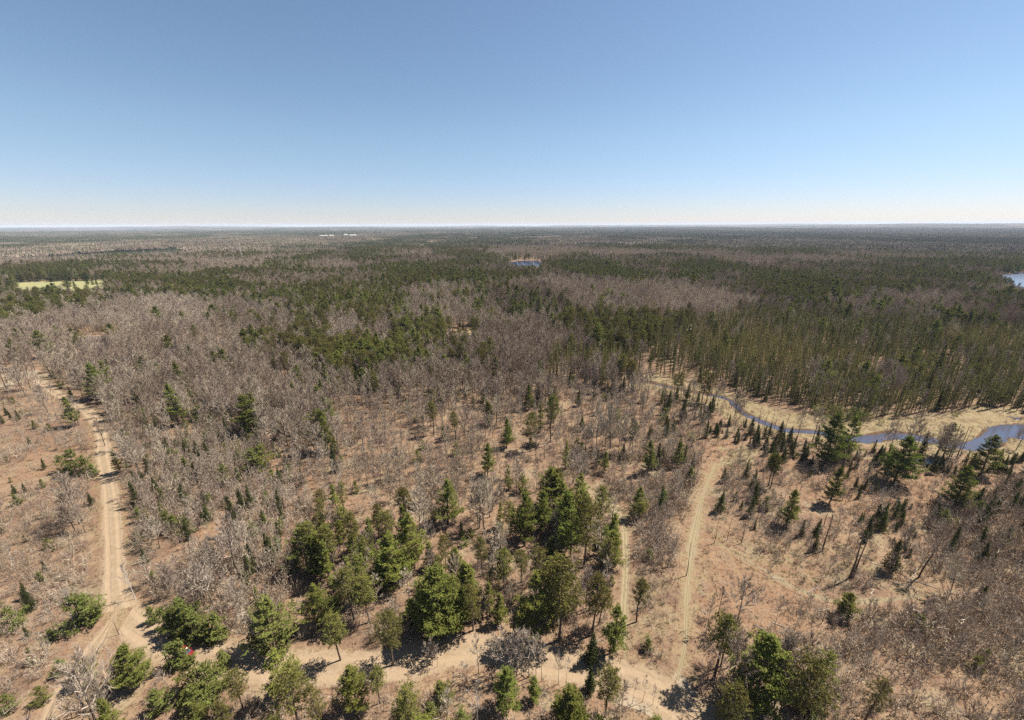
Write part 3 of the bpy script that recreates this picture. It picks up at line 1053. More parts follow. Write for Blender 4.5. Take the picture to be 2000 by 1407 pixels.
# ------------------------------------------------------------------ where things grow
def put(code, x, y, h, tint=None, var=None, rot=None, lean=(0, 0)):
    K = KINDS[code]
    K.items.append((x, y, h, rng.uniform(0, 6.283) if rot is None else rot, lean[0], lean[1], int(rng.integers(len(K.var))) if var is None else var, rng.random() if tint is None else tint, 1))


# single trees measured one by one in the photograph: kind, base x, base y, top y, variant, tint
HERO = [
    ('W', 1610, 907, 806, 2, .1), ('W', 1647, 895, 815, 0, .5), ('W', 1747, 944, 852, 5, .1), ('W', 1914, 927, 849, 2, .3), ('W', 1862, 994, 911, 2, .3), ('W', 1620, 985, 912, 3, .2), ('W', 1535, 1030, 957, 3, .8),
    ('W', 954, 829, 782, 2, .4), ('W', 990, 874, 815, 3, .3), ('W', 953, 930, 865, 3, .4), ('W', 1033, 800, 749, 3, .3), ('W', 1055, 842, 788, 6, .5), ('W', 1104, 914, 860, 6, .6), ('W', 1180, 922, 880, 3, .5), ('W', 1050, 747, 703, 3, .1),
    ('W', 968, 745, 698, 3, .2), ('W', 1000, 754, 733, 6, .3), ('W', 1236, 857, 819, 2, .3), ('W', 1265, 925, 861, 3, .3), ('W', 1322, 915, 864, 3, .4), ('W', 1346, 945, 914, 2, .6), ('W', 1247, 1012, 952, 0, .8), ('W', 993, 957, 908, 6, .9), ('W', 876, 1022, 935, 0, .4),
    ('R', 797, 1040, 952, 2, .4), ('W', 1025, 1067, 961, 1, .2), ('W', 1059, 1040, 958, 3, .4), ('W', 1104, 1065, 960, 1, .3), ('W', 1115, 1088, 997, 1, .6), ('R', 1141, 1110, 982, 1, .5), ('W', 1078, 1095, 1050, 0, .0), ('R', 942, 1124, 1050, 0, .4),
    ('R', 1018, 1137, 1074, 1, .5), ('W', 1082, 1195, 1086, 2, .8), ('W', 860, 1238, 1108, 5, .5), ('W', 905, 1228, 1145, 3, .4), ('R', 925, 1234, 1140, 4, .8), ('W', 977, 1219, 1160, 3, .7), ('W', 1045, 1252, 1118, 1, .6), ('R', 1092, 1252, 1100, 3, .7),
    ('R', 1158, 1242, 1130, 0, .5), ('W', 1198, 1273, 1184, 1, .5), ('R', 1242, 1217, 1137, 2, .3), ('F', 1155, 1293, 1238, 2, .2), ('Y', 1264, 1270, 1250, 0, .2), ('F', 1152, 1350, 1304, 0, .1),
    ('W', 770, 1142, 1045, 5, .8), ('R', 690, 1212, 1110, 0, .7), ('W', 626, 1217, 1140, 0, .7), ('R', 722, 1217, 1127, 3, .8), ('W', 668, 1062, 1018, 2, .4), ('W', 640, 1058, 1022, 2, .5), ('W', 792, 1052, 988, 3, .7), ('R', 742, 1060, 990, 0, .5), ('R', 760, 1075, 1000, 3, .7),
    ('W', 266, 1335, 1262, 5, .6), ('R', 665, 1290, 1200, 3, .7), ('R', 768, 1300, 1196, 1, .6), ('R', 475, 1385, 1312, 3, .6), ('W', 556, 1365, 1268, 1, 1.), ('R', 585, 1420, 1310, 3, .8), ('W', 697, 1382, 1300, 0, .8), ('W', 988, 1385, 1308, 0, .6), ('W', 1043, 1370, 1322, 3, .6),
    ('W', 1110, 1425, 1345, 5, .5), ('R', 1408, 1450, 1335, 0, .5), ('W', 1472, 1372, 1242, 5, .7), ('R', 1552, 1430, 1292, 1, .5), ('R', 1692, 1405, 1322, 4, .9), ('R', 1394, 1327, 1200, 2, .3), ('W', 1648, 1203, 1156, 5, .9), ('W', 235, 922, 878, 3, .3),
    ('R', 890, 858, 805, 0, .3), ('R', 848, 850, 785, 2, .4), ('R', 1075, 862, 772, 2, .4), ('R', 1035, 880, 806, 1, .5), ('R', 1500, 950, 885, 2, .2), ('R', 1505, 955, 892, 0, .3), ('W', 880, 705, 673, 1, .4), ('W', 842, 745, 715, 6, .5), ('R', 862, 660, 615, 1, .4), ('R', 880, 662, 618, 0, .4), ('R', 925, 662, 620, 3, .3), ('R', 935, 664, 622, 0, .3),
    ('W', 115, 592, 552, 5, .0), ('W', 134, 566, 541, 5, .0), ('W', 148, 566, 550, 2, .1), ('W', 172, 557, 545, 5, .0), ('W', 182, 557, 545, 2, .0), ('W', 190, 557, 546, 2, .0),
    ('Y', 165, 1222, 1168, 2, .3), ('Y', 178, 1210, 1165, 0, .8), ('Y', 30, 1225, 1190, 2, .7), ('Y', 172, 1335, 1295, 0, .6), ('F', 90, 1115, 1096, 0, .2), ('Y', 82, 1135, 1118, 1, .5), ('F', 62, 1190, 1150, 2, .1), ('Y', 98, 1070, 1052, 0, .9), ('Y', 35, 985, 965, 1, .6), ('F', 30, 965, 945, 0, .2), ('F', 50, 960, 942, 0, .2),
    ('F', 180, 985, 960, 0, .1), ('F', 0, 1040, 1012, 0, .1), ('Y', 125, 1315, 1290, 0, .4), ('Y', 85, 1370, 1345, 2, .7), ('Y', 20, 1385, 1360, 2, .6), ('Y', 105, 1250, 1230, 1, .6), ('F', 55, 1245, 1225, 0, .2), ('Y', 430, 1245, 1198, 1, .8), ('Y', 535, 1262, 1175, 0, .7), ('Y', 440, 1300, 1270, 1, .9), ('F', 60, 870, 855, 0, .2),
    ('Y', 300, 1215, 1186, 1, .5), ('Y', 325, 1228, 1190, 3, .3), ('Y', 350, 1235, 1184, 1, .2), ('Y', 372, 1240, 1178, 1, .3), ('Y', 392, 1248, 1198, 1, .4), ('Y', 410, 1252, 1213, 1, .6), ('Y', 362, 1212, 1168, 1, .2),
    ('Y', 385, 1345, 1290, 2, .5), ('Y', 415, 1350, 1298, 2, .6), ('Y', 390, 1385, 1340, 2, .9), ('Y', 345, 1300, 1258, 1, .5), ('Y', 360, 1298, 1253, 3, .7),
    ('Y', 125, 920, 890, 2, .4), ('Y', 150, 925, 878, 0, .3), ('Y', 172, 925, 895, 2, .4), ('Y', 185, 928, 905, 1, .5), ('F', 5, 830, 805, 0, .1), ('F', 15, 812, 795, 0, .1), ('F', 38, 822, 803, 0, .3), ('F', 140, 775, 755, 0, .1), ('F', 155, 808, 800, 2, .1), ('Y', 120, 760, 745, 0, .3), ('Y', 20, 742, 730, 2, .4), ('Y', 38, 744, 733, 2, .7),
    ('F', 475, 1000, 955, 0, .3), ('F', 445, 1010, 990, 1, .2), ('F', 462, 1042, 968, 3, .1), ('Y', 330, 1035, 1005, 2, .3), ('Y', 345, 1038, 1008, 0, .6), ('F', 370, 1055, 1020, 3, .2), ('F', 490, 1095, 1060, 0, .2), ('F', 525, 1085, 1040, 1, .2), ('Y', 500, 925, 880, 2, .6), ('Y', 515, 915, 870, 0, .8), ('Y', 440, 940, 910, 2, .4), ('Y', 470, 905, 880, 2, .5),
    ('F', 655, 925, 872, 3, .0), ('F', 403, 795, 770, 2, .0), ('F', 420, 795, 772, 2, .1), ('Y', 455, 752, 735, 1, 1.), ('Y', 395, 820, 790, 0, .7), ('F', 970, 722, 700, 3, .0), ('F', 540, 785, 755, 0, .2),
    ('B', 465, 1120, 1010, 0, .75), ('B', 400, 1185, 1105, 0, .8), ('B', 415, 1185, 1108, 4, .8), ('B', 486, 1100, 1025, 2, .7), ('B', 1795, 1130, 1035, 5, .35), ('B', 1402, 1205, 1150, 4, .1), ('B', 1855, 1165, 1090, 3, .7), ('B', 1435, 1230, 1130, 1, .8), ('B', 1985, 880, 835, 5, .6),
    ('B', 620, 880, 825, 3, .4), ('B', 545, 825, 770, 1, .2), ('B', 618, 822, 780, 4, .2), ('B', 592, 800, 760, 4, .2), ('B', 432, 880, 830, 5, .4), ('B', 508, 800, 762, 4, .1), ('B', 205, 870, 820, 1, .2), ('B', 222, 855, 815, 1, .3),
    ('B', 690, 1190, 1130, 0, .9), ('B', 800, 1180, 1115, 1, .9), ('B', 1080, 1050, 1015, 0, 1.), ('B', 540, 1215, 1170, 0, .9), ('B', 495, 1260, 1195, 2, .95), ('B', 915, 850, 800, 0, .15), ('B', 865, 830, 790, 1, .15), ('B', 320, 720, 700, 1, .2),
    ('C', 264, 1172, 1105, 1, .9), ('C', 149, 1228, 1155, 1, .9), ('C', 548, 1090, 1050, 0, 1.), ('C', 190, 728, 695, 0, .9), ('C', 217, 768, 745, 1, .9), ('C', 74, 782, 762, 1, .9), ('C', 28, 1110, 1070, 1, .6), ('C', 932, 1420, 1340, 1, .8), ('C', 210, 700, 672, 0, .8), ('C', 1085, 1070, 1030, 0, 1.),
    ('D', 1851, 898, 828, 0, .2), ('D', 1856, 900, 838, 1, .2), ('D', 1868, 897, 834, 0, .2), ('D', 1875, 893, 830, 1, .2), ('D', 1478, 844, 795, 0, .2), ('D', 1492, 843, 800, 1, .2), ('D', 1504, 842, 797, 1, .2), ('D', 1512, 838, 800, 1, .3), ('D', 1531, 850, 802, 1, .2), ('D', 1420, 820, 785, 1, .3),
    ('D', 1606, 1078, 1008, 2, .2), ('D', 1609, 1028, 985, 0, .2), ('D', 1658, 1130, 1040, 2, .3), ('D', 1666, 1128, 1045, 2, .3), ('D', 1775, 1075, 1048, 0, .2), ('D', 1298, 838, 800, 2, .1), ('D', 1333, 850, 815, 1, .2), ('D', 1363, 845, 812, 1, .1), ('D', 233, 1240, 1212, 2, .2), ('D', 240, 1242, 1225, 1, .1), ('D', 330, 1300, 1240, 1, .4),
    ('D', 1471, 1240, 1205, 1, .1), ('D', 1605, 1215, 1165, 1, .2), ('D', 118, 870, 852, 2, .1), ('D', 1310, 1010, 965, 1, .1), ('D', 1340, 1125, 1060, 1, .1), ('D', 1395, 1060, 1010, 1, .1), ('D', 1448, 1060, 1015, 0, .1), ('D', 1420, 1055, 1012, 1, .1), ('D', 1650, 985, 948, 1, .1), ('D', 1548, 980, 935, 1, .1), ('D', 1562, 960, 925, 1, .1),
]
hero_xy = []
for code, bx, by, ty, var, tint in HERO:
    x, y = g(bx, by)
    h = float(height_of(bx, by, ty))
    if code in 'WRYF' and h < 1.6:
        h = 1.6
    hero_xy.append((x, y, 0 if code in 'WR' else 1))
    lean = (0.06, 0) if (bx, by) == (264, 1172) else (0, 0)
    put(code, x, y, h, tint, var, None, lean)
# bare poplars lining the near side of the road, stems set close together
for bx, by, ty, v in [(935, 1318, 1245, 0), (952, 1318, 1250, 3), (968, 1322, 1240, 1), (985, 1320, 1236, 2), (1000, 1323, 1238, 0), (1008, 1322, 1240, 5), (1018, 1324, 1237, 3), (1032, 1325, 1240, 0), (1045, 1328, 1246, 1), (1058, 1332, 1255, 3), (1090, 1338, 1280, 1), (1105, 1340, 1283, 3),
                      (845, 1300, 1252, 2), (835, 1302, 1256, 0), (855, 1304, 1262, 1), (1235, 1375, 1325, 3), (1255, 1372, 1322, 3), (1215, 1378, 1330, 1), (1275, 1378, 1340, 1), (1350, 1230, 1195, 3)]:
    x, y = g(bx, by)
    put('P', x, y, float(height_of(bx, by, ty)), .78, v)
# lone spruces standing in the cutover
for bx, by, s in [(1563, 900, 4), (1575, 905, 5), (1588, 910, 4), (1605, 950, 3), (1560, 945, 3.5), (1478, 965, 3), (1712, 900, 5), (1722, 905, 6), (1735, 900, 4), (1700, 905, 4), (1528, 905, 5), (1518, 898, 6), (1470, 870, 5), (1485, 875, 6), (1500, 880, 6), (1515, 882, 5),
                  (1455, 862, 5), (1440, 868, 4), (1425, 858, 4), (1408, 850, 5), (1395, 848, 4), (1700, 960, 4), (1690, 965, 5), (1680, 958, 4), (1760, 1000, 4), (1545, 870, 4), (1535, 868, 5), (1560, 872, 4), (1640, 930, 4), (1580, 935, 5), (1800, 900, 4), (1815, 910, 5), (1830, 915, 5), (1845, 920, 4),
                  (1690, 1055, 4), (1750, 1060, 3), (1770, 1085, 3), (1905, 1130, 3), (1880, 1098, 3), (1715, 1020, 5), (1700, 1035, 6), (1790, 1005, 5), (1780, 1040, 3), (1830, 985, 4), (1935, 950, 5), (1945, 945, 4), (1980, 960, 4), (1985, 925, 4), (1970, 930, 5), (1730, 925, 4), (1960, 905, 5), (1940, 915, 5)]:
    x, y = g(bx, by)
    if rng.random() < .25:
        continue
    for q in range(int(rng.integers(1, 5))):
        put('F', x + rng.normal() * .9, y + rng.normal() * .9, s * rng.uniform(.35, 1.2), .1 + .6 * rng.random(), None, None, (rng.normal() * .04, rng.normal() * .04))
for bx, by, s in [(1270, 832, 1.6), (1290, 833, 1.8), (1305, 836, 1.5), (1322, 834, 1.4), (1285, 802, 1.6), (1300, 805, 1.4), (1592, 808, 4), (1608, 812, 4.5), (1622, 808, 5), (1640, 812, 4.5), (1655, 815, 5), (1672, 818, 5), (1688, 820, 4), (1700, 822, 3), (1730, 812, 3), (1872, 815, 2.5),
                  (1060, 608, 7), (1078, 606, 7), (1095, 605, 7), (1115, 604, 7), (1135, 604, 7), (1328, 566, 9), (1342, 570, 9), (1352, 568, 8), (1328, 580, 7)]:
    for q in range(2):
        x, y = g(bx, by)
        sp = max(1.0, y / 150)
        put('G', x + rng.normal() * 2.0 * sp, y + rng.normal() * 2.0 * sp, s, rng.random())

RG = []      # regions: plan polygon, chance per candidate spot, mix, mean heights, tint range


def region(pts, z, dens, mix, tint=(0, 1), brush=.3, hs=1.0, bt=(0, 1), k=1.0):
    RG.append((gp(pts, z), dens, mix, tint, brush, hs, bt, k))


EV = {'W': .38, 'R': .32, 'F': .12, 'B': .18}
HW = {'B': .78, 'P': .12, 'W': .05, 'F': .05}
region([(0, 514), (380, 512), (700, 528), (960, 503), (970, 530), (870, 562), (820, 590), (700, 600), (560, 628), (430, 632), (330, 585), (210, 575), (0, 612)], 9, .9, {'W': .40, 'R': .30, 'F': .12, 'B': .18}, (0, .7))
region([(0, 492), (200, 496), (420, 506), (700, 510), (700, 530), (420, 526), (380, 514), (200, 514), (0, 512)], 9, .8, HW, (.3, .8))
region([(0, 560), (80, 585), (240, 590), (330, 600), (380, 640), (200, 640), (0, 625)], 8, .8, {'B': .5, 'W': .25, 'R': .2, 'F': .05}, (.1, .9))
region([(800, 535), (970, 512), (1060, 505), (1300, 497), (1480, 510), (1500, 556), (1300, 548), (1100, 540), (980, 548), (880, 556)], 9, 1.0, EV, (0, .5))
region([(940, 488), (1240, 488), (1300, 500), (1060, 502), (960, 506)], 9, .8, HW, (.4, .9))
region([(1390, 498), (1700, 508), (1640, 522), (1400, 516)], 9, .8, HW, (.3, .8))
region([(1280, 548), (1500, 522), (1900, 505), (2100, 515), (2100, 530), (1940, 540), (1900, 570), (2100, 600), (2100, 640), (1830, 620), (1700, 600), (1640, 590), (1620, 625), (1470, 605), (1440, 572)], 9, .95, EV, (0, .5))
region([(640, 600), (830, 562), (1000, 548), (1280, 550), (1420, 572), (1480, 600), (1400, 640), (1330, 640), (1240, 640), (1060, 650), (1000, 680), (980, 720), (640, 720), (540, 680), (560, 640)], 7, .8, {'B': .66, 'P': .18, 'F': .08, 'W': .08}, (.35, .9))
region([(640, 560), (780, 556), (790, 612), (720, 640), (640, 620)], 8, .8, {'W': .5, 'R': .1, 'B': .4}, (.2, .8))
region([(1400, 575), (1470, 590), (1460, 610), (1300, 618), (1290, 575)], 7, .9, {'B': .8, 'P': .2}, (.75, 1.0))
region([(940, 565), (1060, 560), (1120, 590), (1110, 610), (1000, 625), (950, 600)], 8, .9, {'F': .5, 'W': .2, 'B': .3}, (0, .4), hs=1.1)
region([(1620, 575), (1860, 570), (1900, 610), (1760, 640), (1640, 630)], 7, .85, {'B': .62, 'F': .22, 'W': .16}, (.3, .8))
region([(1180, 618), (1390, 615), (1400, 650), (1290, 690), (1180, 690), (1060, 700), (1000, 690), (1010, 650)], 6, .9, {'R': .35, 'F': .30, 'B': .35}, (.1, .8))
region([(560, 660), (760, 690), (770, 720), (640, 735), (540, 712), (470, 690)], 6, .9, {'R': .35, 'W': .25, 'F': .1, 'B': .3}, (.4, 1.0))
region([(0, 625), (210, 610), (330, 600), (430, 650), (540, 700), (650, 725), (860, 730), (1050, 745), (1180, 762), (1150, 850), (1100, 960), (900, 970), (650, 1000), (560, 900), (420, 850), (300, 800), (190, 792), (100, 740), (0, 730)], 4, .72, {'B': .50, 'P': .30, 'F': .07, 'Y': .08, 'W': .05}, (.1, 1.0), brush=.4)
region([(420, 570), (560, 570), (640, 640), (620, 690), (520, 690), (430, 650), (380, 610)], 7, .8, {'W': .45, 'R': .15, 'B': .4}, (.1, .7))
region([(320, 560), (420, 600), (410, 640), (330, 640), (290, 600)], 8, .9, {'B': .9, 'W': .1}, (.6, 1.0))
region([(860, 660), (1200, 650), (1200, 735), (1060, 745), (880, 730)], 3, .95, {'B': .45, 'P': .2, 'F': .25, 'R': .1}, (.1, .7), brush=.4)
region([(620, 780), (1150, 800), (1130, 900), (1100, 960), (900, 1000), (720, 980), (650, 920)], 2, .85, {'P': .80, 'B': .16, 'Y': .04}, (.3, .85), brush=.4, hs=.78)
region([(300, 640), (620, 720), (600, 840), (420, 830), (280, 770), (240, 690)], 4, .72, {'B': .64, 'P': .16, 'F': .08, 'Y': .08, 'W': .04}, (.0, .8), brush=.4)
region([(1060, 742), (1170, 752), (1300, 800), (1420, 850), (1380, 900), (1250, 880), (1130, 850), (1060, 800)], 1, .9, {'P': .85, 'F': .1, 'Y': .05}, (.6, 1.0), brush=.6, hs=.75)
region([(1240, 745), (1420, 785), (1440, 850), (1330, 820), (1250, 790)], 1, .55, {'F': .4, 'P': .3, 'S': .2, 'T': .1}, (.2, .8), brush=.4, hs=.8)
region([(215, 812), (300, 815), (420, 850), (560, 900), (650, 1000), (600, 1100), (640, 1290), (480, 1275), (330, 1230), (262, 1170), (238, 1000)], 0, .72, {'Y': .26, 'F': .14, 'P': .46, 'B': .14}, (.2, .9), brush=1.0, hs=.66)
region([(550, 890), (700, 900), (740, 990), (640, 1010), (560, 960)], 0, .8, {'P': .8, 'F': .1, 'Y': .1}, (.5, .95), brush=.5, hs=.8)
region([(222, 840), (262, 850), (270, 1000), (290, 1120), (262, 1150), (238, 1100), (232, 1000)], 0, .9, {'Y': .25, 'F': .25, 'P': .5}, (.1, .6), brush=.9, hs=.5)
region([(-80, 750), (60, 762), (140, 805), (185, 850), (198, 960), (206, 1150), (190, 1230), (60, 1420), (-60, 1750), (-500, 1750), (-300, 1400)], 0, .24, {'Y': .10, 'F': .05, 'P': .85}, (.2, .7), brush=.8, hs=.42, bt=(.2, .9))
region([(-80, 750), (70, 762), (140, 800), (165, 830), (100, 830), (0, 800), (-80, 790)], 0, .6, {'P': .9, 'Y': .1}, (.5, .9), brush=.8, hs=.55)
region([(110, 830), (180, 850), (190, 930), (150, 900), (100, 920), (30, 920), (60, 860)], 0, .4, {'P': 1.}, (.6, .9), brush=.9, hs=.5)
region([(600, 1010), (720, 985), (860, 1050), (950, 1040), (1010, 990), (1120, 970), (1190, 1010), (1210, 1200), (1190, 1290), (1000, 1262), (850, 1255), (640, 1290), (600, 1180)], 0, .78, {'W': .20, 'R': .20, 'Y': .26, 'P': .20, 'B': .14}, (.3, 1.0), brush=.8, hs=.74)
region([(1110, 880), (1380, 890), (1372, 960), (1340, 1060), (1330, 1110), (1240, 1110), (1190, 1060), (1150, 1000), (1110, 930)], 0, 1.0, {'P': .72, 'B': .14, 'F': .10, 'Y': .04}, (.6, 1.0), brush=1.0, hs=.66)
region([(1372, 880), (1480, 850), (1600, 880), (2100, 940), (2100, 1060), (1850, 1120), (1700, 1200), (1640, 1260), (1560, 1300), (1380, 1320), (1350, 1180), (1355, 1060)], 0, .20, {'P': .90, 'F': .05, 'Y': .05}, (.2, .8), brush=.38, hs=.66)
region([(1375, 960), (1470, 950), (1620, 1010), (1600, 1090), (1460, 1060), (1375, 1050)], 0, .75, {'P': .68, 'F': .27, 'Y': .05}, (.4, .9), brush=.9, hs=.6)
region([(1640, 960), (1760, 980), (1740, 1060), (1660, 1040)], 0, .6, {'P': .6, 'F': .4}, (.6, 1.0), brush=.5, hs=.6)
region([(1470, 1210), (1680, 1180), (1700, 1260), (1660, 1310), (1560, 1300), (1480, 1280)], 0, .25, {'P': 1.0}, (.8, 1.0), brush=.7, hs=.5, bt=(.7, 1))
region([(1400, 842), (1480, 838), (1600, 872), (1700, 892), (1800, 898), (2100, 905), (2100, 950), (1850, 935), (1700, 925), (1500, 895), (1400, 870)], 0, .62, {'F': .8, 'P': .2}, (.1, .6), brush=.5, hs=.52)
region([(1660, 1215), (1760, 1160), (1850, 1080), (1990, 1010), (2150, 1000), (2400, 1450), (2400, 1750), (1500, 1750), (1560, 1450), (1540, 1330), (1620, 1270)], 0, 1.0, {'P': .95, 'Y': .03, 'F': .02}, (.6, 1.0), brush=1.3, hs=.52, bt=(.4, 1))
region([(1830, 1000), (2100, 950), (2100, 1080), (1900, 1120), (1830, 1070)], 0, .8, {'P': .62, 'F': .30, 'Y': .08}, (.3, .8), brush=1.0, hs=.6)
region([(285, 1272), (350, 1303), (520, 1326), (700, 1328), (860, 1312), (1000, 1328), (1130, 1348), (1200, 1380), (1300, 1400), (1500, 1420), (1500, 1750), (50, 1750), (200, 1500), (262, 1340)], 0, .8, {'Y': .42, 'W': .10, 'R': .10, 'P': .34, 'F': .04}, (.5, 1.0), brush=.7, hs=.62)
region([(830, 1305), (1130, 1340), (1120, 1400), (830, 1400)], 0, .7, {'P': .5, 'Y': .5}, (.5, 1.0), brush=.8, hs=.6)
region([(1000, 1315), (1130, 1330), (1150, 1380), (1000, 1370)], 0, .15, {'P': 1.0}, (.5, 1.0), brush=.4, hs=.5)
region([(1240, 1110), (1330, 1090), (1345, 1280), (1240, 1290), (1210, 1200)], 0, .1, {'P': .8, 'Y': .2}, (.3, .8), brush=.3, hs=.5)
TAM = [gp([(1290, 665), (1420, 640), (1560, 680), (1700, 720), (1690, 750), (1560, 730), (1430, 715), (1330, 720)], 5), gp([(1830, 640), (2050, 660), (2050, 700), (1850, 680)], 5), gp([(1070, 700), (1300, 690), (1290, 730), (1080, 730)], 4)]
BOGHW = gp([(1690, 735), (1760, 740), (1770, 770), (1700, 765)], 3)
HEIGHT = {'W': (15, 3), 'R': (15, 2), 'F': (8.5, 2.5), 'S': (10.5, 2.8), 'T': (12.5, 2.2), 'Y': (4.2, 1.2), 'B': (12.5, 2), 'P': (10, 2), 'C': (10, 1.5), 'H': (2.2, .6), 'D': (9, 2)}
CLEAR = [TURNAROUND, FIELD, HOUSE_YARD, CABIN_YARD, JUNCTION, GLADE, MARSH]
# sight lines kept open round the small buildings
CLEAR.append(gp([(168, 664), (212, 660), (222, 690), (170, 700)]))
CLEAR.append(gp([(868, 652), (925, 650), (925, 684), (872, 684)]))
CLEAR.append(gp([(984, 511), (1056, 509), (1060, 534), (1002, 532)]))
CLEAR.append(gp([(30, 553), (210, 549), (212, 584), (150, 590), (40, 588)]))


def blocked(x, y, margin=0.0):
    b = np.zeros(len(x), bool)
    for i_, (path, w) in enumerate(ROADS):
        extra = (3.2 if i_ == 1 else 0) + (np.interp(y, [62, 76], [1.0, -.6]) if i_ == 0 else 0)
        b |= dist_path(x, y, path) < w + .9 + margin + extra
    b |= dist_path(x, y, STREAM) < stream_width(x, y) + .4
    for p in CLEAR:
        b |= inside(x, y, p)
    b |= inside(x, y, LAKE) | inside(x, y, POND) | inside(x, y, POOL)
    return b


def fan(r0, r1, sp):
    h = math.radians(57)
    xs = np.arange(-r1 * math.sin(h), r1 * math.sin(h), sp)
    ys = np.arange(24, r1, sp)
    X, Y = np.meshgrid(xs, ys)
    X, Y = X.ravel(), Y.ravel()
    m = (np.abs(X) < Y * 1.42 + 30)
    X, Y = X[m], Y[m]
    X = X + rng.uniform(-.5, .5, len(X)) * sp
    Y = Y + rng.uniform(-.5, .5, len(Y)) * sp
    r = np.hypot(X, Y)
    m = (r >= r0) & (r < r1)
    return X[m], Y[m]


hero_arr = np.array(hero_xy)


def gap(c):
    c = min(1.0, max(0.0, (c - .28) / .30))
    return .16 + 1.15 * c * c * (3 - 2 * c)


def scatter(r0, r1, sp, do_brush=False):
    X, Y = fan(r0, r1, sp)
    ok = ~blocked(X, Y, .5 if do_brush else .8)
    if not do_brush:
        for hx, hy, hk in hero_arr:
            D_ = math.hypot(hx, hy)
            ux, uy = hx / D_, hy / D_
            along, across = (hx - X) * ux + (hy - Y) * uy, np.abs((X - hx) * uy - (Y - hy) * ux)
            ok &= np.hypot(X - hx, Y - hy) > (1.5 if hk else 2.6)
            if not hk:
                ok &= ~((along > 0) & (along < 9) & (across < 2.2))
    ok &= ~inside(X, Y, BOG)
    X, Y = X[ok], Y[ok]
    wx, wy = warp(X, Y, .8)
    rid = np.full(len(X), -1)
    for i, rg in enumerate(RG):
        rid[inside(wx, wy, rg[0])] = i
    n1 = fbm(X, Y * .55, 330, 61, 3)
    clump = .6 * vnoise(X, Y, 13, 71) + .4 * vnoise(X, Y, 5.5, 77)
    clump2 = vnoise(X, Y, 45, 72)
    ev_patch = n1 > .545
    u, u2 = rng.random(len(X)), rng.random(len(X))
    n3 = vnoise(X, Y, 30, 91)
    patch = fbm(X, Y * .7, 75, 93, 3)
    patch2 = vnoise(X, Y, 60, 97)
    for i in range(len(X)):
        k = rid[i]
        if k >= 0:
            _, dens, mix, tr_, br, hs, bt, _k = RG[k]
        elif ev_patch[i]:
            dens, mix, tr_, br, hs, bt = .9, EV, (0, .6), .2, 1.0, (0, 1)
        else:
            dens, mix, tr_, br, hs, bt = .75, HW, (.25, .9), .3, 1.0, (0, 1)
        if do_brush:
            if u[i] < br * gap(clump[i]) * (.6 + .8 * clump2[i]):
                t = bt[0] + (bt[1] - bt[0]) * (.6 * n3[i] + .4 * u2[i])
                KINDS['H'].items.append((X[i], Y[i], max(.7, (1.9 + rng.normal() * .7) * (1.55 if br >= 1 else 1.0)), rng.uniform(0, 6.28), 0, 0, int(rng.integers(5)), t, 0))
            continue
        p = dens * (gap(clump[i]) if hs < .9 and abs(Y[i]) < 330 else .55 + .9 * clump[i]) * (.75 + .5 * clump2[i])
        if u[i] > p:
            continue
        # neighbours tend to be of one kind
        q = (.5 * u2[i] + .5 * 0 + .9 * (clump2[i] - .5)) % 1.0 if False else u2[i]
        acc, code = 0, None
        tot = sum(mix.values())
        for c_, w_ in mix.items():
            acc += w_ / tot
            if q <= acc:
                code = c_
                break
        code = code or 'B'
        if abs(Y[i]) > 170 and hs >= .9:              # neighbours tend to be of one sort
            if code in 'WRF' and patch[i] < .44 and rng.random() < .8:
                code = 'B'
            elif code in 'BP' and patch[i] > .60 and rng.random() < .5:
                code = 'WRFR'[int(rng.integers(4))]
            elif code == 'W' and patch2[i] > .55:
                code = 'R'
        if code in 'PB' and rng.random() < .012:
            code = 'C'
        hm, hd = HEIGHT[code]
        h = max(1.2, (hm + rng.normal() * hd) * hs)
        if code == 'Y':
            h = max(1.2, hm * hs / .72 * rng.uniform(.45, 1.35)) if hs < .9 else h
        t = tr_[0] + (tr_[1] - tr_[0]) * min(1, max(0, .5 * n3[i] + .5 * rng.random()))
        K = KINDS[code]
        K.items.append((X[i], Y[i], h, rng.uniform(0, 6.28), rng.normal() * .02, rng.normal() * .02, int(rng.integers(len(K.var))), t, 0))


scatter(30, 300, 2.9)
scatter(300, 700, 3.9)
scatter(700, 1500, 5.6)
scatter(30, 230, 1.75, True)
scatter(230, 420, 3.2, True)


def scatter_bog():
    X, Y = fan(90, 900, 2.2)
    m = inside(X, Y, BOG) & ~blocked(X, Y)
    X, Y = X[m], Y[m]
    far = np.hypot(X, Y)
    m = rng.random(len(X)) < np.interp(far, [200, 500, 900], [.95, .7, .5])
    X, Y = X[m], Y[m]
    wx, wy = warp(X, Y, .8)
    tam = np.zeros(len(X), bool)
    for p in TAM:
        tam |= inside(wx, wy, p)
    hw = inside(wx, wy, BOGHW)
    cl = vnoise(X, Y, 22, 81)
    for i in range(len(X)):
        if cl[i] < .30 and rng.random() < .55:
            continue
        pt = .55 if tam[i] and cl[i] > .4 else .10
        code = 'T' if rng.random() < pt else ('S' if rng.random() < .87 else ('P' if rng.random() < .5 else 'F' if rng.random() < .7 else 'W' if rng.random() < .5 else 'B'))
        if hw[i]:
            code = 'B' if rng.random() < .25 else 'P'
        hm, hd = HEIGHT[code]
        h = max(3, hm + rng.normal() * hd) * (1.0 if code != 'W' else .85)
        K = KINDS[code]
        K.items.append((X[i], Y[i], h, rng.uniform(0, 6.28), rng.normal() * .015, rng.normal() * .015, int(rng.integers(len(K.var))), (.55 + .3 * rng.random()) if code in 'PB' else min(1, max(0, .45 * cl[i] + .6 * rng.random())), 0))


scatter_bog()

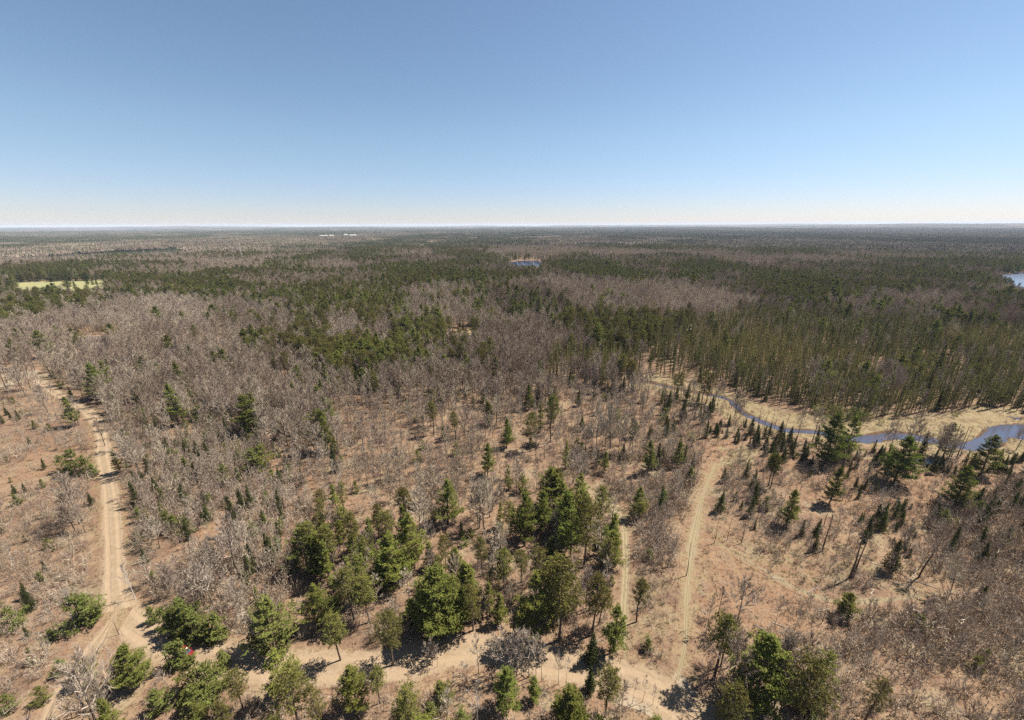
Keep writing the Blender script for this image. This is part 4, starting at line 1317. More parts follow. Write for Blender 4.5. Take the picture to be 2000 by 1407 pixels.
for path_i in range(0, len(STREAM), 1):
    for q in range(2):
        sd_ = 1 if rng.random() < .5 else -1
        w_ = float(stream_width(STREAM[path_i:path_i + 1, 0], STREAM[path_i:path_i + 1, 1])[0])
        x, y = STREAM[path_i] + nS[path_i] * sd_ * (w_ + abs(rng.normal()) * 2.2 + .3)
        if rng.random() < .42:
            KINDS['H'].items.append((x, y, rng.uniform(.6, 2.0), rng.uniform(0, 6.28), 0, 0, int(rng.integers(5)), .3 + .6 * rng.random(), 0))
        elif rng.random() < .05:
            KINDS['G'].items.append((x, y, rng.uniform(.7, 1.5), rng.uniform(0, 6.28), 0, 0, int(rng.integers(2)), rng.random(), 0))
X_, Y_ = fan(60, 330, 3.0)
m_ = inside(X_, Y_, MARSH) & (wet_depth(X_, Y_) < .05) & (vnoise(X_, Y_, 11, 101) > .55) & (rng.random(len(X_)) < .5)
for x, y in zip(X_[m_], Y_[m_]):
    KINDS['H'].items.append((x, y, rng.uniform(.5, 1.5), rng.uniform(0, 6.28), 0, 0, int(rng.integers(5)), .2 + .5 * rng.random(), 0))

# ------------------------------------------------------------------ naming each plant
MARKS = [('the red car', 372, 1280), ('the fork of the dirt roads', 225, 1195), ('the sandy turnaround', 70, 738), ('the upper bend of the dirt road', 175, 803), ('the straight of the dirt road', 218, 1010), ('the trail junction', 1320, 1325), ('the grass trail', 1348, 1120),
         ('the faded inner trail', 1221, 1090), ('the pale glade', 1150, 950), ('the shaded road bend', 1130, 1300), ('the sunlit road bend', 930, 1268), ('the brown-roofed house', 190, 668), ('the pink-roofed cabin', 893, 662), ('the small blue pond', 1020, 508), ('the pale blue lake', 1985, 545),
         ('the green hayfield', 130, 566), ('the radio mast', 472, 510), ("the stream's narrow bend", 1450, 806), ("the stream's wide pool", 1960, 848), ('the marsh meadow', 1750, 825), ('the twin pines by the stream', 1635, 900), ('the lone round pine', 1648, 1203), ('the cutover clearing', 1480, 1180),
         ('the forked dark hardwood', 1795, 1130), ('the broadest streamside pine', 1747, 944), ('the big pine below the trails', 1472, 1372), ('the tall leaning red pine', 1394, 1327), ('the white birch at the fork', 264, 1172), ('the row of bushy pines', 350, 1235), ('the lone pine above the clearing', 1862, 994),
         ('the narrow side track', 140, 1330), ('the lower brushy clearing', 20, 1395), ('the corner of the grey thicket', 1985, 1395), ('the lime-green willow clump', 1290, 833), ('the willow row by the marsh', 1640, 814), ('the pine in the grey woods', 954, 829), ('the start of the cross trail', 1410, 1065),
         ('the dead poles in the marsh', 1860, 898), ('the big central pine', 770, 1142), ('the pair of tall central pines', 1040, 1067), ('the dark fir in the middle woods', 655, 925), ('the row of bare poplars', 1000, 1322), ('the open orange-floored woods', 440, 950), ('the bare wood above the road', 420, 730),
         ('the far rim of the bog', 1700, 640), ('the middle of the bog', 1560, 720), ('the upper evergreen stand', 480, 580), ('the grey hardwood slope', 820, 640), ('the brush by the bottom edge', 830, 1395), ('the wide evergreen belt', 1250, 530)]
MARKS += [('the left edge of the brushy clearing', 15, 1000), ('the bushes left of the road', 160, 925), ('the small dark fir left of the road', 180, 985), ('the grey-barked tree cluster', 465, 1100), ('the bright pines in the open woods', 500, 900), ('the sandy woods edge', 650, 1010),
          ('the middle pole woods', 800, 900), ('the upper pole woods', 780, 790), ('the pale aspens by the stream', 1200, 800), ('the grey brush between the trails', 1290, 1000), ('the brush clump right of the trail', 1440, 1020), ('the open orange slope', 1600, 1080), ('the spruces by the marsh', 1510, 885),
          ('the upper thicket', 1850, 1200), ('the lower thicket', 1760, 1330), ('the right end of the open slope', 1950, 1040), ('the pines above the road', 890, 1230), ('the pines over the bottom edge', 580, 1400), ('the hardwood slope near the house', 330, 660), ('the bend woods', 300, 820),
          ('the left end of the bog', 1180, 715), ('the dark trunk below the trail', 1402, 1205), ('the willow green patch far up', 1335, 570), ('the evergreens round the hayfield', 200, 590), ('the woods beyond the turnaround', 60, 690), ('the pine grove by the cabin', 930, 662), ('the brush right of the thicket', 1980, 1250)]
MP = np.array([g(px, py) for _, px, py in MARKS])
SIZE_WORD = {'W': ('small', 'medium-sized', 'tall'), 'R': ('small', 'medium-sized', 'tall'), 'F': ('small', 'medium-sized', 'tall'), 'S': ('short', 'medium-height', 'tall'), 'T': ('short', 'medium-height', 'tall'), 'Y': ('tiny', 'small', 'bigger'), 'B': ('small', 'medium-sized', 'large'),
             'P': ('short', 'medium-height', 'tall'), 'C': ('small', 'medium-sized', 'tall'), 'H': ('knee-high', 'waist-high', 'head-high'), 'D': ('short', 'medium-height', 'tall'), 'G': ('low', 'medium-sized', 'large')}
SIZE_CUT = {'W': (9, 15), 'R': (9, 14), 'F': (4, 8), 'S': (8, 10.5), 'T': (9.5, 12), 'Y': (2.5, 4.2), 'B': (9, 13), 'P': (6, 9), 'C': (7, 10), 'H': (1.5, 2.3), 'D': (7, 12), 'G': (2, 4.5)}
USED = {}


LOOK = {'W': ('full', 'ragged', 'wide', 'slim', 'gappy', 'very broad', 'pencil-thin'), 'R': ('round', 'broad', 'high-crowned', 'dense', 'sparse'), 'F': ('even', 'slim', 'broad', 'spiky', 'bare-footed'),
        'S': ('club-topped', 'thin', 'thick', 'pointed', 'wispy', 'loose'), 'T': ('feathery', 'thin', 'wide'), 'Y': ('full', 'upright', 'spreading', 'slim'), 'B': ('round', 'high-crowned', 'wide', 'twin-stemmed', 'narrow', 'crooked'),
        'P': ('brushy', 'narrow', 'low-branched', 'whip-like', 'many-stemmed', 'leaning'), 'C': ('straight', 'leaning'), 'H': ('open', 'small', 'wide', 'twiggy', 'sparse'), 'D': ('straight', 'thin', 'thick'), 'G': ('wide', 'narrow')}
SHORT = {'W': 'white pine', 'R': 'red pine', 'F': 'fir', 'S': 'bog spruce', 'T': 'tamarack', 'Y': 'young pine', 'B': 'leafless hardwood', 'P': 'leafless pole tree', 'C': 'white-barked birch', 'H': 'leafless bush', 'D': 'dead trunk', 'G': 'lime-green bush'}
SHADE = {'W': ('dark', 'green', 'yellowish'), 'R': ('dark olive', 'olive', 'yellow-olive'), 'F': ('blackish', 'dark', 'green'), 'S': ('dark', 'olive', 'yellowish'), 'T': ('olive', 'yellow-green', 'golden'), 'Y': ('deep green', 'green', 'bright green'),
         'B': ('brown', 'grey-brown', 'pale grey'), 'P': ('brown', 'grey-brown', 'pale grey'), 'C': ('bare', 'bare', 'bare'), 'H': ('brown', 'tan', 'pale'), 'D': ('dark', 'grey', 'pale'), 'G': ('fresh', 'fresh', 'pale')}
NWORD = lambda t: len(t.split())


def label_for(code, x, y, h, v=0, tint=.5):
    lo, hi = SIZE_CUT[code]
    sw = SIZE_WORD[code][0 if h < lo else 1 if h < hi else 2]
    look, shade = LOOK[code][v], SHADE[code][min(2, int(tint * 3))]
    d = np.hypot(MP[:, 0] - x, MP[:, 1] - y)
    order = np.argsort(d)
    first = None
    for j in order[:5]:
        dx, dy, dd = x - MP[j, 0], y - MP[j, 1], d[j]
        mark = MARKS[j][0]
        if dd < 1.5:
            if (MARKS[j][1], MARKS[j][2]) in HERO_MARK:
                lab = f'{sw} {look} {SHORT[code]}, {mark}'
            else:
                lab = f'{sw} {look} {shade} {SHORT[code]} beside {mark}'
        else:
            a = math.degrees(math.atan2(dy, dx)) % 360
            w = ['right of', 'upper right of', 'above', 'upper left of', 'left of', 'lower left of', 'below', 'lower right of'][int((a + 22.5) // 45) % 8]
            dist = 'just' if dd < 5 else 'slightly' if dd < 11 else 'somewhat' if dd < 20 else 'some way' if dd < 34 else 'well' if dd < 60 else 'far'
            lab = f'{sw} {look} {shade} {SHORT[code]} {dist} {w} {mark}'
            if NWORD(lab) > 16:
                lab = f'{look} {shade} {SHORT[code]} {dist} {w} {mark}'
            if NWORD(lab) > 16:
                lab = f'{look.split("-")[0]} {SHORT[code]} {dist} {w} {mark}'
        first = first or lab
        if lab not in USED:
            USED[lab] = 1
            return lab
    return first


HERO_MARK = {(264, 1172), (1648, 1203), (1795, 1130), (1747, 944), (1472, 1372), (1394, 1327), (1862, 994), (954, 829), (770, 1142), (655, 925)}


def stand(K, items):
    """all the plants of a kind that are too far or too many: one object of kind stuff"""
    n = len(items)
    A = np.array([i[:8] for i in items], float)
    zz = ground_z(A[:, 0], A[:, 1], False)
    me = bpy.data.meshes.new(K.rest_name)
    me.vertices.add(n)
    me.vertices.foreach_set('co', np.stack([A[:, 0], A[:, 1], zz], 1).astype(np.float32).ravel())
    hs = np.array([v[4] for v in K.var])[A[:, 6].astype(int)]
    for nm, ty, data, fld in (('rot', 'FLOAT_VECTOR', np.stack([A[:, 4], A[:, 5], A[:, 3]], 1), 'vector'), ('size', 'FLOAT', A[:, 2] / hs, 'value'), ('tint', 'FLOAT', A[:, 7], 'value'), ('variant', 'INT', A[:, 6], 'value')):
        a = me.attributes.new(nm, ty, 'POINT')
        a.data.foreach_set(fld, np.asarray(data, np.int32 if ty == 'INT' else np.float32).ravel())
    o = link(K.rest_name, me)
    tag(o, K.rest_label, 'forest' if K.cat == 'tree' else 'brush', None, 'stuff')
    ng = bpy.data.node_groups.new(K.rest_name, 'GeometryNodeTree')
    ng.interface.new_socket('Geometry', in_out='INPUT', socket_type='NodeSocketGeometry')
    ng.interface.new_socket('Geometry', in_out='OUTPUT', socket_type='NodeSocketGeometry')
    gi, go = ng.nodes.new('NodeGroupInput'), ng.nodes.new('NodeGroupOutput')
    jn = ng.nodes.new('GeometryNodeJoinGeometry')
    for v in reversed(K.var):
        ob = ng.nodes.new('GeometryNodeObjectInfo')
        ob.transform_space = 'ORIGINAL'
        ob.inputs['Object'].default_value = v[3]
        ob.inputs['As Instance'].default_value = False
        gti = ng.nodes.new('GeometryNodeGeometryToInstance')
        ng.links.new(ob.outputs['Geometry'], gti.inputs[0])
        ng.links.new(gti.outputs[0], jn.inputs[0])
    iop = ng.nodes.new('GeometryNodeInstanceOnPoints')
    ng.links.new(gi.outputs[0], iop.inputs['Points'])
    ng.links.new(jn.outputs[0], iop.inputs['Instance'])
    iop.inputs['Pick Instance'].default_value = True

    def attr(nm, ty):
        a = ng.nodes.new('GeometryNodeInputNamedAttribute')
        a.data_type = ty
        a.inputs['Name'].default_value = nm
        return [s for s in a.outputs if s.enabled and s.name == 'Attribute'][0]
    ng.links.new(attr('variant', 'INT'), iop.inputs['Instance Index'])
    ng.links.new(attr('rot', 'FLOAT_VECTOR'), iop.inputs['Rotation'])
    ng.links.new(attr('size', 'FLOAT'), iop.inputs['Scale'])
    ng.links.new(iop.outputs[0], go.inputs[0])
    md = o.modifiers.new('growth', 'NODES')
    md.node_group = ng
    return o


MAX_SINGLE = {'W': 290, 'R': 260, 'F': 280, 'S': 240, 'T': 120, 'Y': 290, 'B': 290, 'P': 290, 'C': 90, 'H': 290, 'D': 60, 'G': 60}
for code, K in KINDS.items():
    it = K.items
    if not it:
        continue
    A = np.array([i[:9] for i in it], float)
    px, py, dep = project(A[:, 0], A[:, 1], A[:, 2] * .6)
    inv = (px > -5) & (px < 2005) & (py > 300) & (py < 1412)
    size = A[:, 2] / dep * inv * (1 + A[:, 8] * 3)
    order = np.argsort(-size)
    cap = min(MAX_SINGLE[code], int(inv.sum()))
    single, rest = order[:cap], order[cap:]
    zz = ground_z(A[:, 0], A[:, 1], False) if len(A) else []
    for idx in single:
        x, y, h, rot, lx, ly, v, tint, _h = it[idx]
        tm, cm, wm, wo, h0 = K.var[v]
        big = h / dep[idx] * 775 > 26
        lab = label_for(code, x, y, h, v, float(tint))
        if big:
            root = bpy.data.objects.new(K.name, None)
            COL.objects.link(root)
            t_ = link('stem' if K.cat == 'bush' else 'trunk', tm, root)
            c_ = link(K.crown_name, cm, root)
            t_['tint'] = float(tint)
            c_['tint'] = float(tint)
        else:
            root = link(K.name, wm)
            root['tint'] = float(tint)
        root.location = (x, y, float(zz[idx]))
        root.rotation_euler = (lx, ly, rot)
        s = h / h0
        root.scale = (s, s, s)
        tag(root, lab, K.cat, K.group)
    if len(rest):
        stand(K, [it[i] for i in rest])
print('plants', {k: len(v.items) for k, v in KINDS.items()})

# ------------------------------------------------------------------ forest too far off to tell its trees apart
M_FAR_EV = plant_mat('far_evergreens', (.045, .052, .022), (.075, .080, .034), trans=0, var=.5)
M_FAR_HW = plant_mat('far_hardwoods', (.135, .102, .078), (.19, .148, .115), trans=0, var=.4)


def far_patch(size, n, p_ev):
    ge = Geo()
    for i in range(n):
        x, y = rng.uniform(-size / 2, size / 2, 2)
        if rng.random() < p_ev:
            h, r = rng.uniform(10, 17), rng.uniform(1.6, 3)
            k = 5
            t = np.arange(k) * 2 * math.pi / k + rng.random()
            for z0, z1, rr in ((.15, .75, 1.0), (.5, 1.0, .62)):
                V = np.concatenate([np.stack([x + r * rr * np.cos(t) * rng.uniform(.7, 1.2, k), y + r * rr * np.sin(t) * rng.uniform(.7, 1.2, k), np.full(k, h * z0)], 1), [(x, y, h * z1)]])
                ge.add(V, [(j, (j + 1) % k, k) for j in range(k)], 0)
        else:
            h, r = rng.uniform(9, 14), rng.uniform(2.0, 3.6)
            k = 6
            t = np.arange(k) * 2 * math.pi / k + rng.random()
            V = np.concatenate([np.stack([x + r * np.cos(t) * rng.uniform(.6, 1.2, k), y + r * np.sin(t) * rng.uniform(.6, 1.2, k), h * rng.uniform(.45, .8, k)], 1), [(x, y, h)], [(x, y, h * .25)]])
            ge.add(V, [(j, (j + 1) % k, k) for j in range(k)] + [((j + 1) % k, j, k + 1) for j in range(k)], 1)
    return ge


class FarKind:
    pass


for nm, lab, pev, sel in (('far_evergreen_forest', 'distant evergreen forest reaching to the horizon', .80, True), ('far_hardwood_forest', 'distant leafless grey forest reaching to the horizon', .24, False)):
    FK = FarKind()
    FK.rest_name, FK.rest_label, FK.cat = nm, lab, 'tree'
    FK.var = []
    for q in range(3):
        wm = far_patch(84, 300, pev).mesh(nm, [M_FAR_EV, M_FAR_HW])
        FK.var.append((None, None, None, bpy.data.objects.new(nm + '_source', wm), 1.0))
    X, Y = fan(1480, 9000, 76)
    r = np.hypot(X, Y)
    n1 = .5 * fbm(X, Y * .4, 500, 61, 4) + .3 * fbm(X, Y * .3, 1500, 62, 2) + .2 * vnoise(X, Y, 130, 66)
    ev = n1 > .485
    bare = fbm(X, Y * .5, 420, 63, 3) > .69
    bx0, by0 = g(660, 463)
    m = (ev == sel) & ~bare & ~((np.abs(X - bx0) < 190) & (np.abs(Y - by0) < 130))
    X, Y = X[m], Y[m]
    stand(FK, [(X[i], Y[i], rng.uniform(.85, 1.15), rng.integers(4) * math.pi / 2, 0, 0, int(rng.integers(3)), rng.random(), 0) for i in range(len(X))])

# ------------------------------------------------------------------ dry grass and fallen twigs on the ground
tuft_g = []
for q in range(3):
    ge = Geo()
    n = 16
    a = rng.uniform(0, 6.28, n)
    A = np.stack([np.cos(a) * .12, np.sin(a) * .12, np.full(n, -.03)], 1)
    B = A + np.stack([np.cos(a) * rng.uniform(.1, .4, n), np.sin(a) * rng.uniform(.1, .4, n), rng.uniform(.25, .6, n)], 1)
    ge.slivers(A, B, .03)
    tuft_g.append(ge)
GK = FarKind()
GK.rest_name, GK.rest_label, GK.cat = 'dry_grass', 'tufts of dry straw-coloured grass on the open ground', 'bush'
GK.var = [(None, None, None, bpy.data.objects.new('grass_source', t.mesh('grass_tuft', [M_STRAW])), .5) for t in tuft_g]
X, Y = fan(35, 240, 1.25)
sl = soil(X, Y)
m = ((sl[:, 0] > .4) & (rng.random(len(X)) < .75) | (rng.random(len(X)) < .30)) & (wet_depth(X, Y) < .05) & (sl[:, 1] < .5)
for path, w in ROADS[:2]:
    m &= dist_path(X, Y, path) > w * .85
m &= dist_path(X, Y, GRASS_TRAIL) > 1.6
X, Y = X[m], Y[m]
go_ = stand(GK, [(X[i], Y[i], rng.uniform(.25, .75), rng.uniform(0, 6.28), 0, 0, int(rng.integers(3)), rng.random(), 0) for i in range(len(X))])
go_['category'] = 'grass'
TK = FarKind()
TK.rest_name, TK.rest_label, TK.cat = 'fallen_branches', 'fallen sticks and branch litter on the forest floor', 'bush'
TK.var = []
for q in range(4):
    ge = Geo()
    n = 7
    A = rng.normal(size=(n, 3)) * np.array([.5, .5, .0]) + np.array([0, 0, .05])
    a = rng.uniform(0, 6.28, n)
    B = A + np.stack([np.cos(a), np.sin(a), rng.uniform(-.02, .15, n)], 1) * rng.uniform(.5, 2.2, n)[:, None]
    ge.slivers(A, B, .035)
    TK.var.append((None, None, None, bpy.data.objects.new('sticks_source', ge.mesh('sticks', [M_DEAD])), 1.0))
X, Y = fan(35, 260, 1.7)
m = (~blocked(X, Y)) & (rng.random(len(X)) < .25 + .6 * (vnoise(X, Y, 12, 99) > .5))
X, Y = X[m], Y[m]
fb = stand(TK, [(X[i], Y[i], rng.uniform(.5, 1.2), rng.uniform(0, 6.28), 0, 0, int(rng.integers(4)), rng.random() ** 2, 0) for i in range(len(X))])
fb['category'] = 'branch litter'

# fallen logs in the cutover
log_i = 0
for bx, by, L, az_, pale in [(1432, 1222, 3.5, .3, .9), (1530, 1222, 4, -.5, .6), (1590, 1150, 5, .4, .5), (1704, 1156, 2.6, .5, .8), (1788, 1118, 5, .6, .9), (1800, 1140, 6, -.6, .5), (1735, 1110, 5, -.5, .5), (1475, 1165, 3, 1.0, .7), (1520, 1130, 3, -.3, .8), (1660, 1245, 3, .2, .7),
                             (1500, 1235, 5, -.8, .5), (1765, 1145, 4, -.5, .8), (1610, 1190, 3, .1, .6), (1830, 1105, 5, -.6, .7), (1555, 1085, 3, -.4, .3), (1690, 1090, 4, -.7, .4)]:
    x, y = g(bx, by)
    ge = Geo()
    n = 5
    t = np.linspace(-.5, .5, n)
    ge.tube(np.stack([t * L, np.sin(t * 3) * .1, np.full(n, .1)], 1), np.linspace(.13, .06, n), 6, 0, True)
    ge.slivers([(L * .1, 0, .1), (L * .3, 0, .1)], [(L * .25, .5, .35), (L * .42, -.4, .2)], .03)
    o = link('fallen_log', ge.mesh('fallen_log', [M_DEAD]))
    o['tint'] = pale
    o.location = (x, y, float(ground_z(x, y)[0]))
    o.rotation_euler = (0, 0, az_)
    d = np.hypot(MP[:, 0] - x, MP[:, 1] - y)
    j = int(np.argmin(d))
    dirn = ['right of', 'up and right of', 'beyond', 'up and left of', 'left of', 'down and left of', 'below', 'down and right of'][int((math.degrees(math.atan2(y - MP[j, 1], x - MP[j, 0])) % 360 + 22.5) // 45) % 8]
    step = 'just' if d[j] < 3 else 'a few steps' if d[j] < 9 else 'some way'
    tag(o, f'{"pale" if pale > .75 else "greyish" if pale > .55 else "dark"} {"short" if L < 3.5 else "long" if L < 4.5 else "great"} fallen log {step} {dirn} {MARKS[j][0]}', 'log', 'fallen logs in the cutover')

# ------------------------------------------------------------------ the red car
M_RED = plain_mat('red_paint', (.22, .016, .022), .25, .2, 1.0, nvar=.05)
M_GLASS = plain_mat('car_glass', (.10, .12, .14), .04, .6, 1.0, nvar=.02)
M_TYRE = plain_mat('tyre_rubber', (.02, .02, .02), .8)
M_RIM = plain_mat('wheel_metal', (.55, .55, .56), .3, .9)
M_LAMP = plain_mat('lamp_lens', (.8, .8, .78), .1, .1, 1.0, nvar=.02)
M_TAIL = plain_mat('tail_lens', (.4, .01, .01), .2, 0, 1.0)


def loft(sections, sides_pts):
    """sections: x, half width, z list -> closed hull"""
    V, Fc = [], []
    k = len(sides_pts)
    for x, w, zb, zt in sections:
        for (a, b) in sides_pts:
            V.append((x, w * a, zb + (zt - zb) * b))
    for i in range(len(sections) - 1):
        for j in range(k):
            m = (j + 1) % k
            p, q, r_, s = i * k + j, i * k + m, (i + 1) * k + m, (i + 1) * k + j
            Fc += [(p, q, r_), (p, r_, s)]
    for base in (0, (len(sections) - 1) * k):
        for j in range(1, k - 1):
            Fc.append((base, base + j, base + j + 1) if base else (base, base + j + 1, base + j))
    return V, Fc


car = bpy.data.objects.new('parked_car', None)
COL.objects.link(car)
c0, c1 = g(350, 1270), g(377, 1281)
mx_, my_ = (c0[0] + c1[0]) / 2, (c0[1] + c1[1]) / 2
car.location = (mx_ + .1, my_ - .2, float(ground_z(mx_, my_)[0]) + .05)
car.rotation_euler = (0, 0, math.radians(-24))
tag(car, 'small red hatchback parked on the dirt road behind a young pine', 'car')
prof = [(-1, .0), (-1, .55), (-.93, .95), (-.6, 1.0), (.6, 1.0), (.93, .95), (1, .55), (1, .0)]
ge = Geo()
ge.add(*loft([(-2.05, .72, .45, .80), (-1.95, .82, .28, .92), (-1.3, .86, .22, .98), (0, .87, .20, .96), (.9, .86, .22, .93), (1.6, .82, .25, .84), (2.0, .72, .32, .70), (2.1, .6, .40, .60)], prof))
link('body', ge.mesh('car_body', [M_RED], True), car)
ge = Geo()
cab = [(-1, 0), (-.97, .35), (-.84, .93), (-.7, 1.0), (.7, 1.0), (.84, .93), (.97, .35), (1, 0)]
ge.add(*loft([(-1.55, .70, .95, 1.28), (-1.25, .72, .93, 1.43), (-.3, .73, .93, 1.48), (.15, .71, .93, 1.42)], cab))
link('roof', ge.mesh('car_roof', [M_RED], True), car)


def quad(name, pts, mat):
    """thin glass pane with real thickness"""
    P = np.array(pts, float)
    n = np.cross(P[1] - P[0], P[2] - P[0])
    n /= np.linalg.norm(n)
    V = np.concatenate([P, P + n * .02])
    Fc = [(0, 2, 1), (0, 3, 2), (4, 5, 6), (4, 6, 7)]
    for j in range(4):
        k = (j + 1) % 4
        Fc += [(j, k, k + 4), (j, k + 4, j + 4)]
    return link(name, mesh_np(name, V, Fc, [mat]), car)


quad('windscreen', [(.98, .66, .94), (.14, .56, 1.44), (.14, -.56, 1.44), (.98, -.66, .94)], M_GLASS)
quad('rear_window', [(-1.82, -.60, .96), (-1.50, -.52, 1.33), (-1.50, .52, 1.33), (-1.82, .60, .96)], M_GLASS)
for sy in (1, -1):
    quad('side_window', [(-1.2, sy * .735, 1.0), (-1.1, sy * .66, 1.36), (.05, sy * .66, 1.36), (.55, sy * .75, 1.0)][::sy], M_GLASS)
    ge = Geo()
    ge.box((1.86, sy * .62 - .14, .52), (2.04, sy * .62 + .14, .66))
    link('headlight', ge.mesh('headlight', [M_LAMP]), car)
    ge = Geo()
    ge.box((-2.06, sy * .66 - .1, .62), (-1.93, sy * .66 + .1, .80))
    link('tail_light', ge.mesh('tail_light', [M_TAIL]), car)
    ge = Geo()
    ge.box((.38, sy * .95 - .09, .90), (.52, sy * .95 + .09, 1.02))
    link('mirror', ge.mesh('mirror', [M_RED]), car)
    for wx_ in (-1.3, 1.32):
        w = bpy.data.objects.new('wheel', None)
        COL.objects.link(w)
        w.parent = car
        w.location = (wx_, sy * .80, .31)
        a = np.arange(16) * math.pi / 8
        for nm, r0_, hw, mt in (('tyre', .31, .10, M_TYRE), ('rim', .19, .112, M_RIM)):
            V = [(r0_ * math.cos(t), s * hw, r0_ * math.sin(t)) for s in (-1, 1) for t in a]
            Fc = []
            for j in range(16):
                k = (j + 1) % 16
                Fc += [(j, k, 16 + k), (j, 16 + k, 16 + j)]
            Fc += [(0, j, j + 1) for j in range(1, 15)] + [(16, 16 + j + 1, 16 + j) for j in range(1, 15)]
            link(nm, mesh_np(nm, V, Fc, [mt]), w)

# ------------------------------------------------------------------ buildings
M_ROOF_B = plain_mat('brown_shingles', (.115, .085, .07), .85, nscale=1.5)
M_ROOF_P = plain_mat('faded_metal_roof', (.26, .18, .15), .6, nscale=1.0)
M_WALL_D = plain_mat('dark_siding', (.12, .075, .05), .8)
M_WALL_L = plain_mat('tan_siding', (.26, .21, .16), .8)
M_WALL_R = plain_mat('red_siding', (.30, .07, .05), .8)
M_WHITE = plain_mat('white_siding', (.50, .50, .48), .7, nvar=.08)
M_PANE = plain_mat('window_glass', (.05, .06, .07), .1, .3, nvar=.1)
M_CONC = plain_mat('chimney_brick', (.35, .16, .11), .9)
M_STEEL = plain_mat('galvanised_steel', (.62, .62, .60), .5, .3)


def building(name, label, cat, px, py, L, W, H, pitch, rz, wall, roof, nwin=4, chimney=False, porch=False, group=None):
    x, y = g(px, py)
    b = bpy.data.objects.new(name, None)
    COL.objects.link(b)
    b.location = (x, y, float(ground_z(x, y, False)[0]))
    b.rotation_euler = (0, 0, rz)
    tag(b, label, cat, group)
    ge = Geo()
    ge.box((-L / 2, -W / 2, -.4), (L / 2, W / 2, H))
    # gables
    for sx in (-1, 1):
        ge.add([(sx * L / 2, -W / 2, H), (sx * L / 2, W / 2, H), (sx * L / 2, 0, H + pitch)], [(0, 1, 2)])
    link('wall', ge.mesh('wall', [wall]), b)
    ge = Geo()
    ov = .6
    for sy in (-1, 1):
        lo = H - pitch * ov / (W / 2)
        P = np.array([(-L / 2 - ov, sy * (W / 2 + ov), lo), (L / 2 + ov, sy * (W / 2 + ov), lo), (L / 2 + ov, 0, H + pitch), (-L / 2 - ov, 0, H + pitch)]) + np.array([0, 0, .05])
        V = np.concatenate([P, P + np.array([0, 0, .15])])
        Fc = [(0, 1, 2), (0, 2, 3), (4, 6, 5), (4, 7, 6)] + [t for j in range(4) for t in ((j, (j + 1) % 4, (j + 1) % 4 + 4), (j, (j + 1) % 4 + 4, j + 4))]
        ge.add(V, Fc)
    rf = link('roof', ge.mesh('roof', [roof]), b)
    if chimney:
        ge = Geo()
        ge.box((L * .2, -.4, H), (L * .2 + .8, .4, H + pitch + 1.0))
        link('chimney', ge.mesh('chimney', [M_CONC]), rf)
    for i in range(nwin):
        xx = -L / 2 + L * (i + .5) / nwin
        if i == nwin // 2:
            ge = Geo()
            ge.box((xx - .5, -W / 2 - .06, 0), (xx + .5, -W / 2 + .02, 2.1))
            link('door', ge.mesh('door', [M_WHITE]), b)
            continue
        ge = Geo()
        ge.box((xx - .65, -W / 2 - .07, 1.0), (xx + .65, -W / 2 + .02, 2.1))
        fr = link('window', ge.mesh('window', [M_WHITE]), b)
        ge = Geo()
        ge.box((xx - .55, -W / 2 - .09, 1.1), (xx + .55, -W / 2 - .065, 2.0))
        link('pane', ge.mesh('pane', [M_PANE]), fr)
    if porch:
        ge = Geo()
        for xx in (L * .15, L * .32, L * .48):
            ge.box((xx - .08, -W / 2 - 2.3, -.2), (xx + .08, -W / 2 - 2.15, 2.2))
        ge.box((L * .1, -W / 2 - 2.6, 2.2), (L * .5, -W / 2 - .62, 2.35))
        link('porch', ge.mesh('porch', [wall]), b)
    return b


building('house', 'long low house with brown shingle roof in a sandy yard', 'house', 190, 668, 14.5, 6.5, 2.5, 1.5, math.radians(13), M_WALL_D, M_ROOF_B, 6, False, False)
building('cabin', 'cabin with faded pink metal roof in the middle woods', 'cabin', 890, 661, 10.5, 6.5, 2.5, 1.4, math.radians(2), M_WALL_D, M_ROOF_P, 4, False, True)
building('shed', 'small pink-roofed shed at the side of the cabin', 'shed', 911, 663, 3.6, 3.4, 2.1, .8, math.radians(-4), M_WALL_L, M_ROOF_P, 1)
building('cottage', 'small reddish cottage half hidden by dark pines above the bog', 'cottage', 1336, 648, 8, 6, 2.5, 1.6, .1, M_WALL_R, M_ROOF_P, 3)
building('lakeside_house', 'dark red house on the far shore of the small pond', 'house', 1038, 500.6, 22, 9, 5, 3.5, .1, M_WALL_R, M_WALL_D, 4, True)
building('farmhouse', 'pale low farmhouse in a clearing left of the middle pond', 'house', 692, 514, 26, 9, 3, 2, 0, M_WALL_L, M_ROOF_P, 4)
for i, (px, py, L, lab) in enumerate([(633, 463.0, 60, 'long white barn at the left end of the distant white barns'), (648, 462.4, 34, 'second distant white barn with a long pale roof'), (676, 462.0, 26, 'tallest white barn in the middle of the distant barns'), (690, 461.8, 55, 'white barn at the right end of the distant white barns')]):
    building('barn', lab, 'barn', px, py, L, 16, 8.5 if i != 2 else 13, 4, 0, M_WHITE, M_WHITE, 3, group='distant white barns')

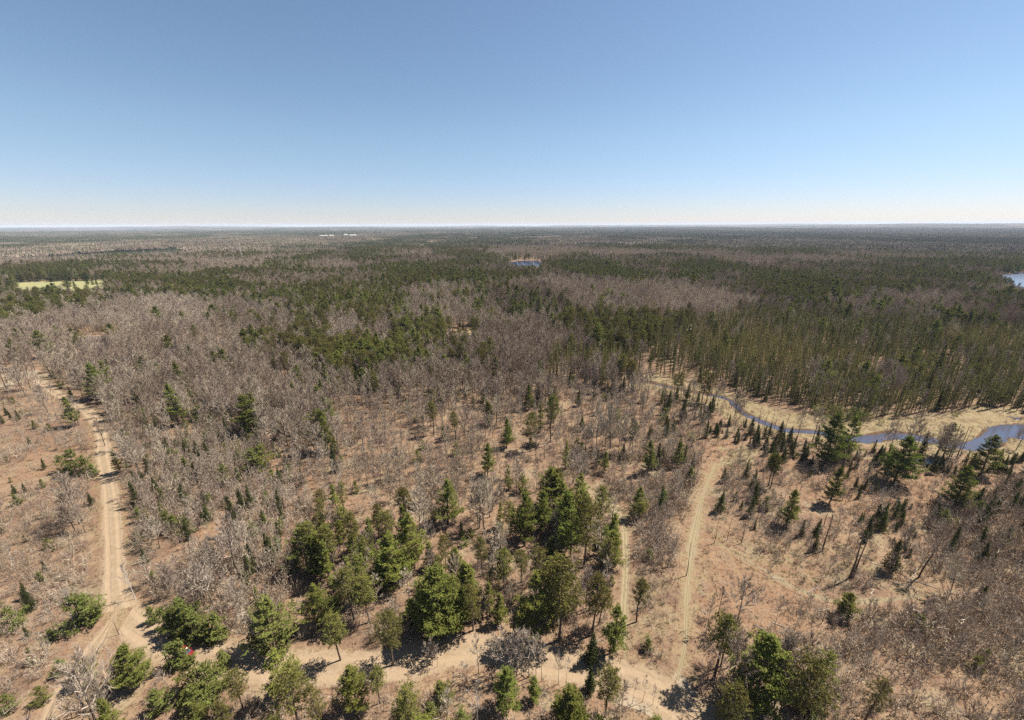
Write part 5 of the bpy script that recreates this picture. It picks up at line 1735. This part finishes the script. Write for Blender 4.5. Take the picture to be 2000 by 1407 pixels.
# radio mast
mx, my = g(474, 511)
mast = bpy.data.objects.new('radio_mast', None)
COL.objects.link(mast)
mast.location = (mx, my, 0)
tag(mast, 'tall thin pale radio mast rising above the evergreen forest', 'mast')
HM = 42.0
ge = Geo()
for j in range(3):
    a = j * 2.094
    ge.tube([(1.3 * math.cos(a), 1.3 * math.sin(a), 0), (.5 * math.cos(a), .5 * math.sin(a), HM)], [.22, .16], 4)
link('leg', ge.mesh('mast_legs', [M_STEEL]), mast)
ge = Geo()
for k in range(28):
    z0, z1 = k * 1.5, (k + 1) * 1.5
    for j in range(3):
        a, b = j * 2.094, (j + 1) * 2.094
        r0_, r1_ = 1.3 - .8 * z0 / HM, 1.3 - .8 * z1 / HM
        ge.tube([(r0_ * math.cos(a), r0_ * math.sin(a), z0), (r1_ * math.cos(b), r1_ * math.sin(b), z1)], [.08, .08], 3)
link('brace', ge.mesh('mast_braces', [M_STEEL]), mast)
ge = Geo()
ge.tube([(0, 0, HM), (0, 0, HM + 5)], [.12, .06], 4)
link('antenna', ge.mesh('antenna', [M_STEEL]), mast)
for j in range(3):
    a = j * 2.094 + .4
    ge = Geo()
    ge.box((1.2 * math.cos(a) - .25, 1.2 * math.sin(a) - .25, HM - 4), (1.2 * math.cos(a) + .25, 1.2 * math.sin(a) + .25, HM - 1.2))
    link('antenna_panel', ge.mesh('antenna_panel', [M_WHITE]), mast)

# ------------------------------------------------------------------ the air
m, nt, out = new_mat('haze_air')
pv = N(nt, 'ShaderNodeVolumePrincipled')
pv.inputs['Color'].default_value = (.78, .86, 1.0, 1)
pv.inputs['Density'].default_value = 4.8e-5
pv.inputs['Anisotropy'].default_value = .0
nt.links.new(pv.outputs[0], out.inputs['Volume'])
zlo, zhi = float(zf.min()) - 1.5, max(float(zf.max()) + 4, 84.0)
ge = Geo()
ge.box((-46000, -6000, zlo), (46000, 46000, zhi))
hz = link('haze', ge.mesh('haze', [m]))
tag(hz, 'thin blue summer haze over the far forest', None, None, 'stuff')
print('haze box', zlo, zhi)
